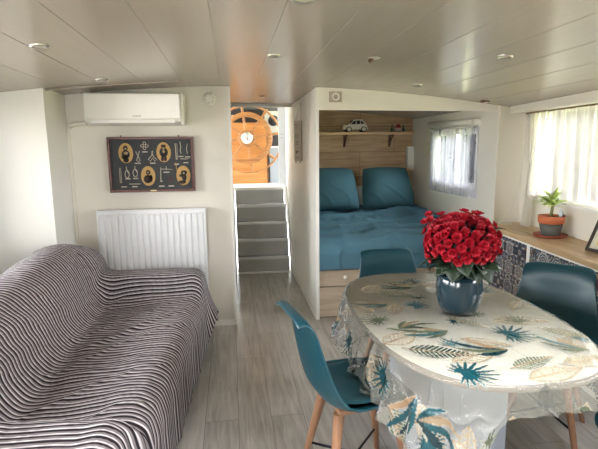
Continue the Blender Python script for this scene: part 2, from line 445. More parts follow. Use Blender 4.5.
# ------------------------------------------------------------------ stairs + wheelhouse
NY = [5.90, 6.01, 6.10, 6.21, 6.44]; RISE = .207
st = thing('staircase', 'steep grey staircase with metal nosings between white side boards', 'stairs', (.38, 6.1, 0)); st['kind'] = 'structure'
for k in range(5):
    z = RISE * (k + 1); y0 = NY[k]; y1 = NY[k + 1] + .03 if k < 4 else 6.52
    if k < 4: obj('tread', box(.05, .705, y0, y1, z - .028, z), M_tread, st, world=True)
    obj('nosing', box(.05, .705, y0 - .012, y0 + .002, z - .03, z + .004, bev=.002), M_alu if k < 4 else M_white, st, world=True)
    obj('riser', box(.05, .705, y0 + .008, y0 + .02, RISE * k, z - .03), M_step, st, world=True)
for x0 in (.018, .710):
    bm = prism(BM(), [(5.86, 0), (5.86, .25), (6.36, 1.06), (6.5, 1.06), (6.5, 0)], x0, x0 + .026, 'yz')
    obj('side_board', bm, M_white, st, world=True)
obj('bottom_trim', box(.05, .705, 5.872, 5.906, 0, .018), M_white, st, world=True)
struct('floor_wheelhouse', box(-1.0, 1.6, 6.5, 7.9, .98, 1.035), M_trim)
struct('wall_wheelhouse_back', box(-1.0, 1.6, 7.85, 7.9, 1.035, 2.9), mat('wheelhouse_wall', (74, 74, 72), .5))
struct('ceiling_wheelhouse', box(-1.0, 1.6, 5.76, 7.9, 2.9, 2.95), M_wallw)
wall('wall_wheelhouse_left', (-1.0, 7.85), (-1.0, 6.5), 1.035, 2.9, .05, [(.3, 1.2, 1.6, 2.6)], m=M_wallw)
wall('wall_wheelhouse_right', (1.6, 6.5), (1.6, 7.85), 1.035, 2.9, .05, [(.3, 1.2, 1.6, 2.6)], m=M_wallw)
struct('wall_wheelhouse_front', bx(box(-1.0, -.05, 6.45, 6.5, 1.0, 2.9),   .758, 1.6, 6.45, 6.5, 1.0, 2.9), M_wallw)
dj = struct('door_1', box(.648, .757, 6.502, 6.54, 1.036, 2.6, bev=.004), mat('door_white', (232, 238, 246), .35))
for zz in (1.69, 1.74):
    obj('screw', lathe(BM(), [(0, .003), (.006, .003), (.006, 0)], (.69, 6.5, zz), 10, M=RX90), M_dark, dj)

cs = thing('helm_console', 'orange varnished wooden console behind the large steering wheel', 'console', (.2, 7.35, 1.035))
obj('cabinet', box(-.45, .545, 7.25, 7.6, 1.035, 1.93, bev=.006), M_console, cs, world=True)
obj('edge_strip', box(.546, .567, 7.245, 7.6, 1.035, 1.93), M_ironb, cs, world=True)
bp_ = thing('side_cabinet', 'blue grey cabinet to the right of the wooden helm console', 'cabinet', (.72, 7.4, 1.035))
obj('cabinet_body', box(.585, .95, 7.27, 7.845, 1.035, 1.56, bev=.005), M_bluegrey, bp_, world=True)
obj('countertop', box(.58, .96, 7.25, 7.848, 1.562, 1.585), M_white, bp_, world=True)
ip = thing('radio_set', 'black radio with pale display lying on top of the helm console', 'radio', (.16, 7.4, 1.931))
obj('case', box(-.02, .5, 7.33, 7.55, 1.931, 2.13, bev=.008), M_dark, ip, world=True)
obj('display', box(.30, .40, 7.322, 7.329, 2.02, 2.06), M_lens, ip, world=True)
obj('trim_bar', box(.02, .24, 7.318, 7.329, 2.03, 2.045), M_alu, ip, world=True)
gp = thing('gauge_panel', 'grey instrument panel with a dark round dial right of the wheel', 'instrument panel', (.68, 7.8, 1.7))
obj('panel', box(.56, .86, 7.80, 7.85, 1.75, 2.14, bev=.01), mat('grey_panel', (178, 178, 166), .4), gp, world=True)
obj('dial', lathe(BM(), [(0, .03), (.075, .03), (.085, .015), (.085, 0)], (.70, 7.8, 1.99), 24, M=RX90), M_dark, gp, world=True)
obj('lower_box', box(.58, .86, 7.74, 7.8, 1.586, 1.80, bev=.01), M_dark, gp, world=True)

WC = Vector((.243, 6.98, 1.70))
sw = thing('steering_wheel', 'large varnished wooden ship steering wheel with silver hub and turned spokes', 'steering wheel', tuple(WC))
def circ(r, n=48, y=0): return [(r * math.cos(2 * PI * k / n), y, r * math.sin(2 * PI * k / n)) for k in range(n)]
bm = BM()   # flat broad rim
for (r0, r1, y0, y1) in [(.295, .365, -.022, .022)]:
    nn = 64; R = []
    for k in range(nn):
        a = 2 * PI * k / nn; c, s = math.cos(a), math.sin(a)
        R.append([bm.verts.new((r * c, y, r * s)) for r, y in ((r0, y0 * .7), (r0 + .012, y0), (r1 - .012, y0), (r1, y0 * .6), (r1, y1 * .6), (r1 - .012, y1), (r0 + .012, y1), (r0, y1 * .7))])
    for k in range(nn):
        A, B = R[k], R[(k + 1) % nn]
        for j in range(8): bm.faces.new((A[j], B[j], B[(j + 1) % 8], A[(j + 1) % 8])).smooth = True
bmesh.ops.recalc_face_normals(bm, faces=bm.faces)
obj('rim', bm, M_wheelw, sw)
obj('outer_ring', tube(BM(), [(x + .02, y, z - .02) for x, y, z in circ(.475)], .015, 8, closed=True), M_wheelw, sw)
for k in range(8):
    a = 2 * PI * k / 8 + math.radians(8); d = Vector((math.cos(a), 0, math.sin(a)))
    rr = [(.07, .016), (.12, .02), (.15, .012), (.18, .022), (.22, .014), (.26, .019), (.29, .014), (.37, .014), (.385, .02), (.40, .013), (.44, .021), (.48, .017), (.5, .008)]
    obj('spoke', tube(BM(), [d * r for r, _ in rr], [w for _, w in rr], 8), M_wheelw, sw)
obj('hub_disc', lathe(BM(), [(.12, -.03), (.125, 0), (.12, .03), (.10, .035)], (0, 0, 0), 32, M=RX90), M_wheelw, sw)
obj('hub', lathe(BM(), [(.085, .03), (.085, .045), (.07, .055), (.05, .058), (.042, .075), (.02, .085), (0, .087)], (0, 0, 0), 32, M=RX90), M_chrome, sw, smooth=True)
obj('axle', tube(BM(), [(0, .02, 0), (0, .2695, 0)], .03, 12), M_chrome, sw)

# ------------------------------------------------------------------ things on the back wall
ac = thing('air_conditioner', 'white wall-mounted air conditioner above the framed knot board', 'air conditioner', (-.71, 4.15, 1.725))
obj('body', prism(BM(), [(4.148, 1.985), (3.97, 1.988), (3.945, 1.975), (3.945, 1.79), (3.965, 1.765), (4.05, 1.742), (4.148, 1.742)], -1.095, -.375, 'yz'), M_plastic, ac, world=True)
obj('front_panel', box(-1.088, -.38, 3.936, 3.9445, 1.792, 1.978, bev=.003), mat('glossy_white', (242,240,234), .12, var=.01, coat=.4), ac, world=True)
obj('louvre', box(-1.05, -.42, 3.952, 3.962, 1.757, 1.785, bev=.003, M=None), M_white, ac, world=True)
bm = BM()
for k, w in enumerate([.006, .006, .008, .006, .006, .008]): bx(bm, -.735 + k * .0105, -.735 + k * .0105 + w, 3.9345, 3.9362, 1.806, 1.8125)
obj('brand_mark', bm, mat('grey_print', (96, 96, 96), .5), ac, world=True)
obj('end_cap', box(-.374, -.352, 3.965, 4.148, 1.745, 1.985, bev=.006), M_plastic, ac, world=True)
obj('pipe_cover', tube(BM(), [(-1.09, 4.11, 1.765), (-1.18, 4.11, 1.762), (-1.24, 4.115, 1.755), (-1.262, 4.12, 1.735)], .018, 10), M_wall, ac, world=True)

KX0, KX1, KZ0, KZ1 = -.985, -.3, 1.205, 1.655
kb = thing('framed_knot_board', 'dark framed board with sailor knots and four oval portraits above the radiator', 'framed board', (-.64, 4.14, 1.2))
bm = BM()
for a in [(KX0, KX1, KZ1 - .022, KZ1), (KX0, KX1, KZ0, KZ0 + .022), (KX0, KX0 + .022, KZ0 + .022, KZ1 - .022), (KX1 - .022, KX1, KZ0 + .022, KZ1 - .022)]:
    bx(bm, a[0], a[1], 4.105, 4.148, a[2], a[3], bev=.004)
obj('frame', bm, M_mahog, kb, world=True)
obj('backboard', box(KX0 + .02, KX1 - .02, 4.13, 4.145, KZ0 + .02, KZ1 - .02), M_board, kb, world=True)
def kp(u, v): return (KX0 + (KX1 - KX0) * u, KZ1 - (KZ1 - KZ0) * v)   # fractions over the board
YB = 4.128
def oval(u, v, body):
    cx, cz = kp(u, v); bm = BM(); lathe(bm, [(1, 0), (1, .003), (.93, .004), (0, .004)], (0, 0, 0), 28, M=RX90)
    for w in bm.verts: w.co = Vector((cx + w.co.x * .058, YB + w.co.y, cz + w.co.z * .082))
    o = obj('oval_portrait', bm, M_parch, kb, world=True)
    bm = BM()
    def ell(x, z, rx, rz, h=.005):
        b = BM(); lathe(b, [(1, 0), (1, h), (0, h)], (0, 0, 0), 16, M=RX90)
        for w in b.verts: w.co = Vector((cx + x + w.co.x * rx, YB - .001 + w.co.y, cz + z + w.co.z * rz))
        me = bpy.data.meshes.new('t'); b.to_mesh(me); b.free(); bm.from_mesh(me); bpy.data.meshes.remove(me)
    if body == 0: ell(0, .042, .019, .02); ell(0, -.01, .032, .036); ell(0, -.055, .022, .02); ell(-.01, -.03, .025, .02)
    if body == 1: ell(0, .05, .02, .014); ell(0, .0, .034, .04); ell(-.012, -.052, .012, .022); ell(.012, -.052, .012, .022)
    if body == 2: ell(0, .03, .018, .02); ell(-.005, -.025, .034, .034); ell(.02, -.02, .014, .03)
    if body == 3: ell(.005, .025, .026, .018); ell(.006, -.015, .018, .034); ell(-.012, -.055, .032, .014); ell(-.018, 0, .016, .012)
    b = o; obj('sailor_figure', bm, M_ink, b, world=True)
    bm = BM(); ell({0: 0, 1: 0, 2: 0, 3: .004}[body], {0: .036, 1: .03, 2: .03, 3: .02}[body], .009, .009, .0065)
    if body == 0: ell(0, .0, .018, .014, .0065)
    if body == 1: ell(0, .006, .01, .012, .0065)
    obj('sailor_face', bm, mat('sketch_tone_%d' % body, (176, 156, 128), .6), b, world=True)
oval(.205, .29, 0); oval(.645, .28, 1); oval(.45, .71, 2); oval(.865, .71, 3)
def knot(pts, r=.0032, m=M_rope):
    obj('rope_knot', tube(BM(), [(kp(u, v)[0], YB - .003, kp(u, v)[1]) for u, v in pts], r, 6), m, kb, world=True)
def loop(u, v, a, b, n=14): return [(u + a * math.cos(2 * PI * k / n), v + b * math.sin(2 * PI * k / n)) for k in range(n + 1)]
knot([(.32, .26), (.35, .36), (.365, .42), (.345, .45), (.325, .42), (.345, .34), (.365, .25)])
knot([(.505, .26), (.52, .35), (.56, .42), (.535, .44), (.51, .38), (.485, .44), (.46, .41), (.5, .34), (.52, .25)])
knot([(.2, .53), (.205, .6)] + loop(.205, .67, .024, .07)); knot([(.3, .52), (.3, .58)] + loop(.3, .65, .026, .07))
knot([(.12, .55), (.12, .83)], .0022); knot([(.135, .55), (.135, .83)], .0022)
knot([(.22, .85), (.35, .85)], .004); knot([(.6, .55), (.595, .8), (.605, .82)], .0032); knot([(.59, .82), (.615, .80)])
knot([(.6, .585), (.735, .595)], .0025); knot([(.665, .54), (.67, .6)], .003)
knot([(.785, .12), (.79, .42)], .0042); knot([(.805, .12), (.805, .42)], .002); knot([(.84, .09), (.85, .2), (.84, .24), (.85, .31)], .0036)
knot([(.93, .13), (.915, .22), (.925, .31)], .0036); knot([(.84, .4), (.9, .41), (.945, .395)], .003)
knot([(.78, .47), (.79, .62)], .004, M_parch)
knot(loop(.71, .78, .022, .045), .002, mat('red_cord', (120, 52, 48), .7))
for (u, v, ru, rv) in [(.425, .16, .022, .03)]:
    for a in range(4):
        uu = u + .028 * math.cos(a * PI / 2); vv = v + .045 * math.sin(a * PI / 2); knot(loop(uu, vv, .017, .026, 8), .003)
for (u, v, w) in [(.335, .475, .07), (.425, .27, .065), (.51, .475, .065), (.21, .755, .06), (.3, .75, .06), (.16, .9, .065), (.285, .9, .065),
                  (.6, .9, .065), (.715, .9, .065), (.665, .645, .07), (.79, .5, .055), (.845, .36, .06), (.925, .37, .065), (.9, .475, .06), (.845, .9, .0)]:
    if w:
        cx, cz = kp(u, v); h = w * .685 / 2
        obj('name_label', box(cx - h, cx + h, YB - .001, YB + .002, cz - .0045, cz + .0045), M_rope, kb, world=True)
obj('brass_plate', box(-.66, -.615, 4.103, 4.107, KZ0 + .006, KZ0 + .016), M_brass, kb, world=True)
for xx in (-.88, -.42): obj('hanger', tube(BM(), [(xx, 4.143, KZ1), (xx, 4.143, KZ1 + .014)], .005, 6), M_ironb, kb, world=True)

rd = thing('radiator', 'white ribbed panel radiator on the wall behind the striped sofa', 'radiator', (-.65, 4.1, .15))
X = []; xs = np.linspace(-1.075, -.235, 241); ph = ((xs + 1.075) / (.84 / 17)) % 1
prof = np.where((ph > .2) & (ph < .8), 1.0, 0.0); prof = np.clip(np.minimum((ph - .1) / .1, (.9 - ph) / .1), 0, 1)
zz = np.array([.17, .19, .21, 1.02, 1.035, 1.05]); taper = np.array([0, 0, 1, 1, 0, 0])
G = np.zeros((6, 241, 3)); G[..., 0] = xs[None]; G[..., 2] = zz[:, None]; G[..., 1] = 4.048 - .012 * prof[None] * taper[:, None]
gridobj('front_panel', G, M_rad, parent=rd, smooth=False)
bm = box(-1.085, -.225, 4.05, 4.07, .16, 1.05); bx(bm, -1.09, -.22, 4.045, 4.125, 1.045, 1.066, bev=.004)
bx(bm, -1.09, -1.075, 4.04, 4.125, .15, 1.05, bev=.003); bx(bm, -.235, -.22, 4.04, 4.125, .15, 1.05, bev=.003); bx(bm, -1.0, -.3, 4.1, 4.149, .3, .34)
obj('casing', bm, M_rad, rd, world=True)
obj('bleed_valve', tube(BM(), [(-.22, 4.09, 1.045), (-.198, 4.09, 1.045)], .008, 8), M_chrome, rd, world=True)
obj('pipe', tube(BM(), [(-.22, 4.1, .18), (-.22, 4.1, 0.0)], .009, 8), M_white, rd, world=True)

sd = thing('smoke_detector', 'round white smoke detector high on the wall beside the stair opening', 'smoke detector', (-.155, 4.15, 1.96))
obj('case', lathe(BM(), [(.056, 0), (.056, .012), (.05, .025), (.03, .032), (0, .034)], (0, -.001, 0), 28, M=RX90), M_plastic, sd)
for k in range(6): obj('vent_slot', tube(BM(), [(.04 * math.cos(k * PI / 3), -.029, .04 * math.sin(k * PI / 3)), (.03 * math.cos(k * PI / 3 + .6), -.033, .03 * math.sin(k * PI / 3 + .6))], .0025, 5), M_driftw, sd)
vt = thing('wall_vent', 'square white vent cover with round centre on the header above the bed', 'vent', (.905, 4.13, 1.98))
obj('plate', box(-.055, .055, -.012, -.001, -.045, .045, bev=.004), M_driftw, vt)
obj('ring', lathe(BM(), [(.02, .014), (.024, .02), (.032, .02), (.034, .012)], (0, 0, 0), 24, M=RX90, cap=False), M_trim, vt)
obj('grille', lathe(BM(), [(.021, .012), (.02, .0145), (0, .0145)], (0, 0, 0), 20, M=RX90), M_driftw, vt)

# hanging sign on the partition
sg = thing('hanging_sign', 'narrow whitewashed wooden sign hanging by a cord on the partition wall', 'sign', (.735, 5.0, 1.4), 0)
Ms = Matrix.Translation((.700, 4.98, 0)) @ Matrix.Rotation(math.radians(-52), 4, 'Z')
bm = BM(); bx(bm, -.05, .05, -.008, .008, 1.42, 1.83, bev=.002, M=Ms); obj('board', bm, M_driftw, sg, world=True)
M_signink = mat('sign_ink', (120, 106, 92), .7)
for (x, z, w, h) in [(-.02, 1.79, .03, .006), (.01, 1.775, .03, .005), (-.015, 1.76, .02, .005), (0, 1.62, .04, .005), (-.005, 1.605, .03, .005), (-.005, 1.59, .04, .005), (-.006, 1.52, .045, .012), (-.014, 1.505, .02, .016), (-.01, 1.455, .04, .005)]:
    obj('lettering', box(x - w / 2, x + w / 2, -.011, -.0075, z - h / 2, z + h / 2, M=Ms), M_signink, sg, world=True)
obj('square_motif', tube(BM(), [Ms @ Vector((x, -.0095, z)) for x, z in ((-.026, 1.66), (.006, 1.66), (.006, 1.695), (-.026, 1.695))], .0028, 6, closed=True), M_signink, sg, world=True)
bm = BM(); top = Vector((.73, 5.0, 2.0))
for x in (-.04, .04): tube(bm, [Ms @ Vector((x, 0, 1.825)), top], .003, 6)
obj('cord', bm, M_rope, sg, world=True)
obj('nail', tube(BM(), [(.7365, 5.0, 2.0), (.722, 5.0, 2.002)], .004, 6), M_nickel, sg, world=True)
for x in (-.03, .03): obj('hook', tube(BM(), [Ms @ Vector((x, -.004, 1.42)), Ms @ Vector((x, -.012, 1.40))], .004, 6), M_ironb, sg, world=True)

# ------------------------------------------------------------------ ceiling fittings
def downlight(x, y, label, r=.04):
    sl = math.atan(-.067 * (x - .25))
    t = thing('downlight', label, 'ceiling light', (x, y, ceil_z(x) - .001), 0, 'recessed ceiling lights')
    t.rotation_euler = (0, -sl, 0)
    obj('bezel', lathe(BM(), [(r * .62, .0), (r * .66, -.006), (r * .9, -.009), (r, -.004), (r, .002)], seg=28, cap=False), M_nickel, t, smooth=True)
    obj('lens', lathe(BM(), [(0, -.003), (r * .62, -.003), (r * .63, .001)], seg=20), M_lens, t)
downlight(-.85, 2.44, 'recessed ceiling light above the sofa back, nearest the left edge')
downlight(-.85, 3.53, 'small recessed ceiling light just in front of the air conditioner')
downlight(.268, 1.75, 'recessed ceiling light cut by the top edge of the photo', .046)
downlight(.26, 2.80, 'recessed ceiling light in the middle, in front of the stairwell')
downlight(1.45, 2.46, 'recessed ceiling light above the right end of the table', .042)
downlight(1.43, 3.62, 'faint recessed ceiling light in front of the header over the bed')
downlight(.33, 4.92, 'tiny recessed ceiling light inside the stairwell passage', .03)
t = thing('ceiling_hook', 'small dark tilted fitting on the ceiling, between two recessed lights', 'ceiling fitting', (.83, 2.76, ceil_z(.83)))
obj('plate', lathe(BM(), [(.034, 0), (.034, -.005), (.02, -.009), (0, -.009)], seg=20), M_nickel, t)
obj('stub', tube(BM(), [(-.01, 0, -.008), (-.03, -.01, -.02)], .012, 8), M_ironb, t)
t = thing('ceiling_sensor', 'small beige fitting on the ceiling near the right corner above the bed window', 'ceiling fitting', (2.2, 4.0, ceil_z(2.2)))
obj('plate', box(-.03, .03, -.03, .03, -.012, .004, bev=.004), M_ironb, t); obj('cover', box(.0, .035, -.02, .02, -.016, -.012), M_lens, t)

# ------------------------------------------------------------------ sleeping alcove
bed = thing('bed', 'built-in alcove bed with pale wood drawers under the blue duvet', 'bed', (1.6, 4.9, 0))
obj('base', box(.762, 2.395, 4.189, 6.19, 0, .50), M_greyband, bed, world=True)
obj('mattress', box(.77, 2.385, 4.2, 6.18, .502, .71, bev=.04), M_cotton, bed, world=True)
for (a, b) in ((.762, 1.245), (1.25, 1.815), (1.82, 2.39)):
    for (za, zb, kz) in ((.302, .448, .385), (.012, .292, .258)):
        d = obj('drawer', box(a + .003, b - .003, 4.165, 4.188, za, zb, bev=.002), M_drawer, bed, world=True)
        kx = (a + b) / 2
        obj('knob', lathe(BM(), [(.008, 0), (.007, .01), (.014, .016), (.017, .024), (.012, .031), (0, .033)], (kx, 4.165, kz), 16, M=RX90), M_plastic, d, world=True)
obj('top_rail', box(.762, 2.395, 4.168, 4.189, .453, .52, bev=.002), M_oakx, bed, world=True)
# duvet
nu, nv = 190, 240
xs = np.linspace(.764, 2.385, nu); s = np.linspace(0, 1, nv)
U, S = np.meshgrid(xs, s)
arc = S * 2.1
Y = np.where(arc < .25, 4.15, 4.15 + (arc - .25)); Z = np.where(arc < .25, .465 + arc, .745)
k = np.clip((arc - .13) / .24, 0, 1); 
Y = 4.138 + np.where(arc < .13, 0, np.where(arc > .37, .12 + arc - .37, .12 * (1 - np.cos(k * PI / 2))))
Z = np.where(arc < .13, .455 + arc, np.where(arc > .37, .735, .585 + .15 * np.sin(k * PI / 2)))
top = np.clip((arc - .2) / .3, 0, 1)
w1 = fbm(U * .35, arc, 1.1, 5, 3); ridge = 1 - np.abs(np.sin(2.6 * PI * (arc + .16 * np.sin(2.1 * U) + .1 * w1)))
w2 = fbm(U, arc * .7, 1.6, 9, 4)
Z = Z + top * (.035 * w1 + .05 * ridge ** 4 + .03 * w2 + .03 * np.clip(fbm(U * .8, arc, 2.6, 77, 3), 0, 1.2) ** 1.5 + .03 * np.clip((arc - 1.0), 0, 1)) + .0
rg2 = 1 - np.abs(np.sin(2.2 * PI * (U * 1.3 + .5 * arc + .2 * w2)))
Y = Y - (1 - top) * (.008 + .022 * rg2 ** 2 + .01 * w2); Z = Z - (1 - np.clip(arc / .15, 0, 1)) * .012 * np.sin(5 * U)
Z = np.where(top > .99, np.maximum(Z, .722), Z)
edge = np.minimum(U - .764, 2.385 - U); Z -= np.clip(1 - edge / .05, 0, 1) ** 2 * .02 * top
G = np.stack([U, np.minimum(Y, 6.12), Z], -1)
dv = gridobj('duvet', G, M_duvet, solid=.012, offset=-1); tag(dv, 'crumpled petrol blue duvet spread over the alcove bed', 'duvet')

def pillow(name, label, c, w, h, th, rx, rz, m, seed, group=None):
    n = 44; a = np.linspace(-1, 1, n); A, B = np.meshgrid(a, a)
    prof = (np.clip(1 - np.abs(A) ** 2.6, 0, 1) * np.clip(1 - np.abs(B) ** 2.6, 0, 1)) ** .45
    pin = (1 - .07 * (A * A) * (1 - B * B)) * (1 - .05 * A ** 4 * B ** 4); pin2 = (1 - .07 * (B * B) * (1 - A * A)) * (1 - .05 * A ** 4 * B ** 4) * (1 - .07 * B)
    wr = fbm(A, B, .35, seed, 2); rg = (1 - np.abs(np.sin(1.6 * PI * (A * .7 + B * .6 + .25 * wr)))) ** 4 * np.clip(.3 - B, 0, 1)
    parts = []
    for sgn in (1, -1):
        T = sgn * th / 2 * prof * (1 + .16 * wr - .18 * B) + sgn * .02 * rg * prof
        parts.append(np.stack([A * w / 2 * pin2, T, B * h / 2 * pin], -1))
    full = np.concatenate([parts[0], parts[1][::-1]], 0)
    R = np.array(Euler((rx, 0, rz)).to_matrix()); full = full @ R.T + np.array(c)
    mn = full[..., 2].min()
    o = gridobj(name, full, m); tag(o, label, 'pillow', group)
    me = o.data; bm = bmesh.new(); bm.from_mesh(me); bmesh.ops.remove_doubles(bm, verts=bm.verts, dist=.0006); bmesh.ops.recalc_face_normals(bm, faces=bm.faces); bm.to_mesh(me); bm.free()
    return o
pillow('pillow', 'petrol blue pillow on the left, half hidden by the white partition', (1.21, 5.72, 1.055), .62, .54, .30, math.radians(-24), .03, M_pil, 3, 'petrol blue pillows')
pillow('pillow', 'petrol blue pillow on the right, leaning on the wood headboard', (1.91, 5.74, 1.055), .62, .54, .30, math.radians(-26), -.04, M_pil, 8, 'petrol blue pillows')
pillow('pillow', 'white pillow peeking out between the two blue pillows', (1.58, 5.94, .93), .40, .28, .12, math.radians(-14), .0, M_cotton, 12, 'white pillows behind the blue ones')
pillow('pillow', 'white pillow showing only its corner right of the right blue pillow', (2.15, 5.95, .92), .36, .28, .10, math.radians(-12), .0, M_cotton, 15, 'white pillows behind the blue ones')

sh = thing('wall_shelf', 'narrow oak wall shelf on two brackets above the bed', 'shelf', (1.6, 6.2, 1.73))
obj('board', box(.76, 2.36, 6.02, 6.197, 1.714, 1.745, bev=.002), M_oakx, sh, world=True)
for x in (1.475, 2.085):
    bm = BM(); bx(bm, x - .012, x + .012, 6.182, 6.197, 1.56, 1.714); bx(bm, x - .012, x + .012, 6.05, 6.19, 1.70, 1.7135)
    tube(bm, [(x, 6.188, 1.59), (x, 6.16, 1.63), (x, 6.10, 1.67), (x, 6.06, 1.705)], .008, 6)
    obj('bracket', bm, M_ironb, sh, world=True)

# toy car, seen from its left side (nose to the left)
car = thing('toy_car', 'white openwork metal toy car on the shelf above the bed', 'toy car', (1.595, 6.1, 1.745))
def carside(y0, y1):
    pts = [(-.15, .045), (-.155, .075), (-.12, .09), (-.07, .098), (-.045, .13), (-.01, .155), (.04, .16), (.085, .145), (.12, .11), (.145, .075), (.15, .04)]
    return pts
bm = prism(BM(), [(-.15, .035)] + carside(0, 0)[0:4] + [(.12, .105), (.145, .075), (.15, .04)], -.05, .05, 'xz')
obj('body', bm, M_toy, car)
bm = BM()
for yy in (-.046, .046):
    tube(bm, [(-.075, yy, .096), (-.045, yy * .9, .13), (-.01, yy * .85, .153), (.04, yy * .85, .157), (.085, yy * .9, .142), (.12, yy, .108)], .007, 6)
    tube(bm, [(.0, yy, .1), (.003, yy * .87, .153)], .006, 6); tube(bm, [(.06, yy, .1), (.055, yy * .87, .153)], .006, 6)
bx(bm, -.02, .09, -.042, .042, .148, .160, bev=.005)
obj('roof', bm, M_toy, car)
obj('dark_cabin_fill', box(-.06, .11, -.035, .035, .097, .147, bev=.01), M_ink, car)  # solid dark block stands for the dim cabin behind open windows
for x in (-.095, .1):
    for yy in (-.055, .055): obj('mudguard', tube(BM(), [(x + .047 * math.cos(a), yy, .034 + .044 * math.sin(a)) for a in np.linspace(-.1, PI + .1, 10)], .010, 6), M_toy, car)
    for yy in (-.06, .045):
        w = obj('wheel', lathe(BM(), [(.012, -.004), (.034, -.004), (.036, 0), (.036, .01), (.034, .014), (.012, .014)], (x, yy + .015, .036), 20, M=RX90), M_ink, car)
        obj('hub_cap', lathe(BM(), [(.026, 0), (.024, .005), (.008, .008), (0, .008)], (x, yy - .0 if yy < 0 else yy + .017, .036), 16, M=RX90), M_toy, w)
obj('bumper', tube(BM(), [(-.162, -.05, .035), (-.168, 0, .035), (-.162, .05, .035)], .006, 6), M_toy, car)
obj('headlamp', lathe(BM(), [(0, .012), (.013, .008), (.013, 0)], (-.152, -.035, .085), 12, M=Matrix.Rotation(-PI / 2, 4, 'Y')), M_toy, car)

def bottle(x, rgb, h, w, label, nm):
    t = thing(nm, label, 'ornament', (x, 6.1, 1.745), 0, 'small ornaments at the right end of the shelf')
    mm = mat('ornament_%d' % int(x * 1000), rgb, .4)
    obj('body', lathe(BM(), [(w * .8, 0), (w, h * .2), (w * .95, h * .55), (w * .4, h * .75), (w * .35, h * .95), (w * .5, h)], seg=16), mm, t)
    obj('cap', lathe(BM(), [(w * .45, h + .0005), (w * .5, h * 1.1), (0, h * 1.14)], seg=12), M_ironb, t)
bottle(2.085, (70, 92, 62), .085, .018, 'small dark green ornament left of the red one on the shelf', 'ornament_bottle')
bottle(2.24, (66, 92, 84), .08, .017, 'small grey green ornament right of the red one on the shelf', 'ornament_bottle')
t = thing('ornament_house', 'small red and white ornament between two green ones on the shelf', 'ornament', (2.165, 6.1, 1.745), 0, 'small ornaments at the right end of the shelf')
obj('wall', box(-.026, .026, -.02, .02, 0, .055), mat('ornament_white', (210, 190, 180), .5), t)
obj('roof', prism(BM(), [(-.034, .0555), (.034, .0555), (.012, .1), (-.012, .1)], -.024, .024, 'xz'), mat('ornament_red', (150, 52, 50), .5), t)
obj('base', box(-.035, .035, -.025, .025, 0, .012), M_leafd, t)

wl = thing('wall_lamp', 'tall narrow white lamp box in the corner right of the headboard', 'wall lamp', (2.365, 6.12, 1.25))
obj('housing', box(2.31, 2.398, 6.11, 6.198, 1.27, 1.56, bev=.01), M_plastic, wl, world=True)
obj('switch', box(2.335, 2.37, 6.102, 6.109, 1.30, 1.33, bev=.002), M_trim, wl, world=True)
obj('base', box(2.30, 2.398, 6.10, 6.198, 1.245, 1.269, bev=.003), M_oakx, wl, world=True)

def curtain(name, P0, D, s0, s1, z0, z1, off, amp, lam, m, label, cat='curtain', ns=240, lace=0.0):
    Nn = Vector((D.y, -D.x)); S = np.linspace(s0, s1, ns); Zs = np.linspace(z1, z0, 26)
    SS, ZZ = np.meshgrid(S, Zs); tt = (z1 - ZZ) / (z1 - z0)
    w = amp * (np.sin(2 * PI * SS / lam + 1.2 * np.sin(SS * 7)) * (.5 + .5 * tt) + .4 * np.sin(2 * PI * SS / lam * 1.7 + 2 * tt)) + off
    z = ZZ + (.006 * np.sin(2 * PI * SS / .045) if lace else 0) * (tt > .99)
    G = np.stack([P0.x + D.x * SS - Nn.x * w, P0.y + D.y * SS - Nn.y * w, z], -1)
    o = gridobj(name, G, m)
    return tag(o, label, cat)
A0 = Vector((2.4, 4.17)); AD = Vector((0, 1))
curtain('lace_curtain', A0, AD, .20, 1.33, 1.045, 1.745, .045, .010, .085, M_lace, 'white lace curtain over the small window beside the bed')
rb = thing('roller_blind', 'rolled-up white roller blind above the window beside the bed', 'blind', (2.36, 5.1, 1.8))
obj('roll', tube(BM(), [(2.345, 4.44, 1.785), (2.345, 5.50, 1.81)], .033, 20), M_blind, rb, world=True)
obj('hem_bar', tube(BM(), [(2.335, 4.46, 1.74), (2.335, 5.46, 1.755)], .010, 8), M_blind, rb, world=True)
for yy, z in ((4.425, 1.785), (5.515, 1.81)): obj('end_bracket', box(2.33, 2.399, yy - .008, yy + .008, z - .025, z + .025, bev=.005), M_plastic, rb, world=True)

# ------------------------------------------------------------------ right side: pelmet, curtain, worktop, cabinets
def rbox(bm, y0, y1, o0, o1, z0, z1, mi=0):   # box along the right wall, o0..o1 = distance from it into the room
    vs = [bm.verts.new((rw(y, o), y, z)) for z in (z0, z1) for y, o in ((y0, o0), (y1, o0), (y1, o1), (y0, o1))]
    for f in ((0, 1, 2, 3), (4, 7, 6, 5), (0, 4, 5, 1), (1, 5, 6, 2), (2, 6, 7, 3), (3, 7, 4, 0)): bm.faces.new([vs[i] for i in f]).material_index = mi
    bmesh.ops.recalc_face_normals(bm, faces=bm.faces); return bm
pm = thing('curtain_pelmet', 'long white box pelmet above the right window curtain', 'pelmet', (2.5, 3.0, 1.82))
obj('front_board', rbox(BM(), 1.7, 4.09, .15, .165, 1.835, 1.925), M_wall, pm, world=True)
obj('bottom_board', rbox(BM(), 1.7, 4.09, .001, .15, 1.835, 1.845), M_wall, pm, world=True) if False else None
obj('end_board', rbox(BM(), 4.075, 4.09, .001, .149, 1.835, 1.925), M_wall, pm, world=True)
obj('top_board', rbox(BM(), 1.7, 4.074, .001, .149, 1.912, 1.924), M_wall, pm, world=True)
cr = thing('curtain_rail', 'thin dark curtain rail under the white pelmet', 'curtain rail', (2.55, 3.0, 1.83))
obj('rail', tube(BM(), [(rw(3.93, .10), 3.93, 1.826), (rw(1.8, .10), 1.8, 1.826)], .006, 8), M_ironb, cr, world=True)
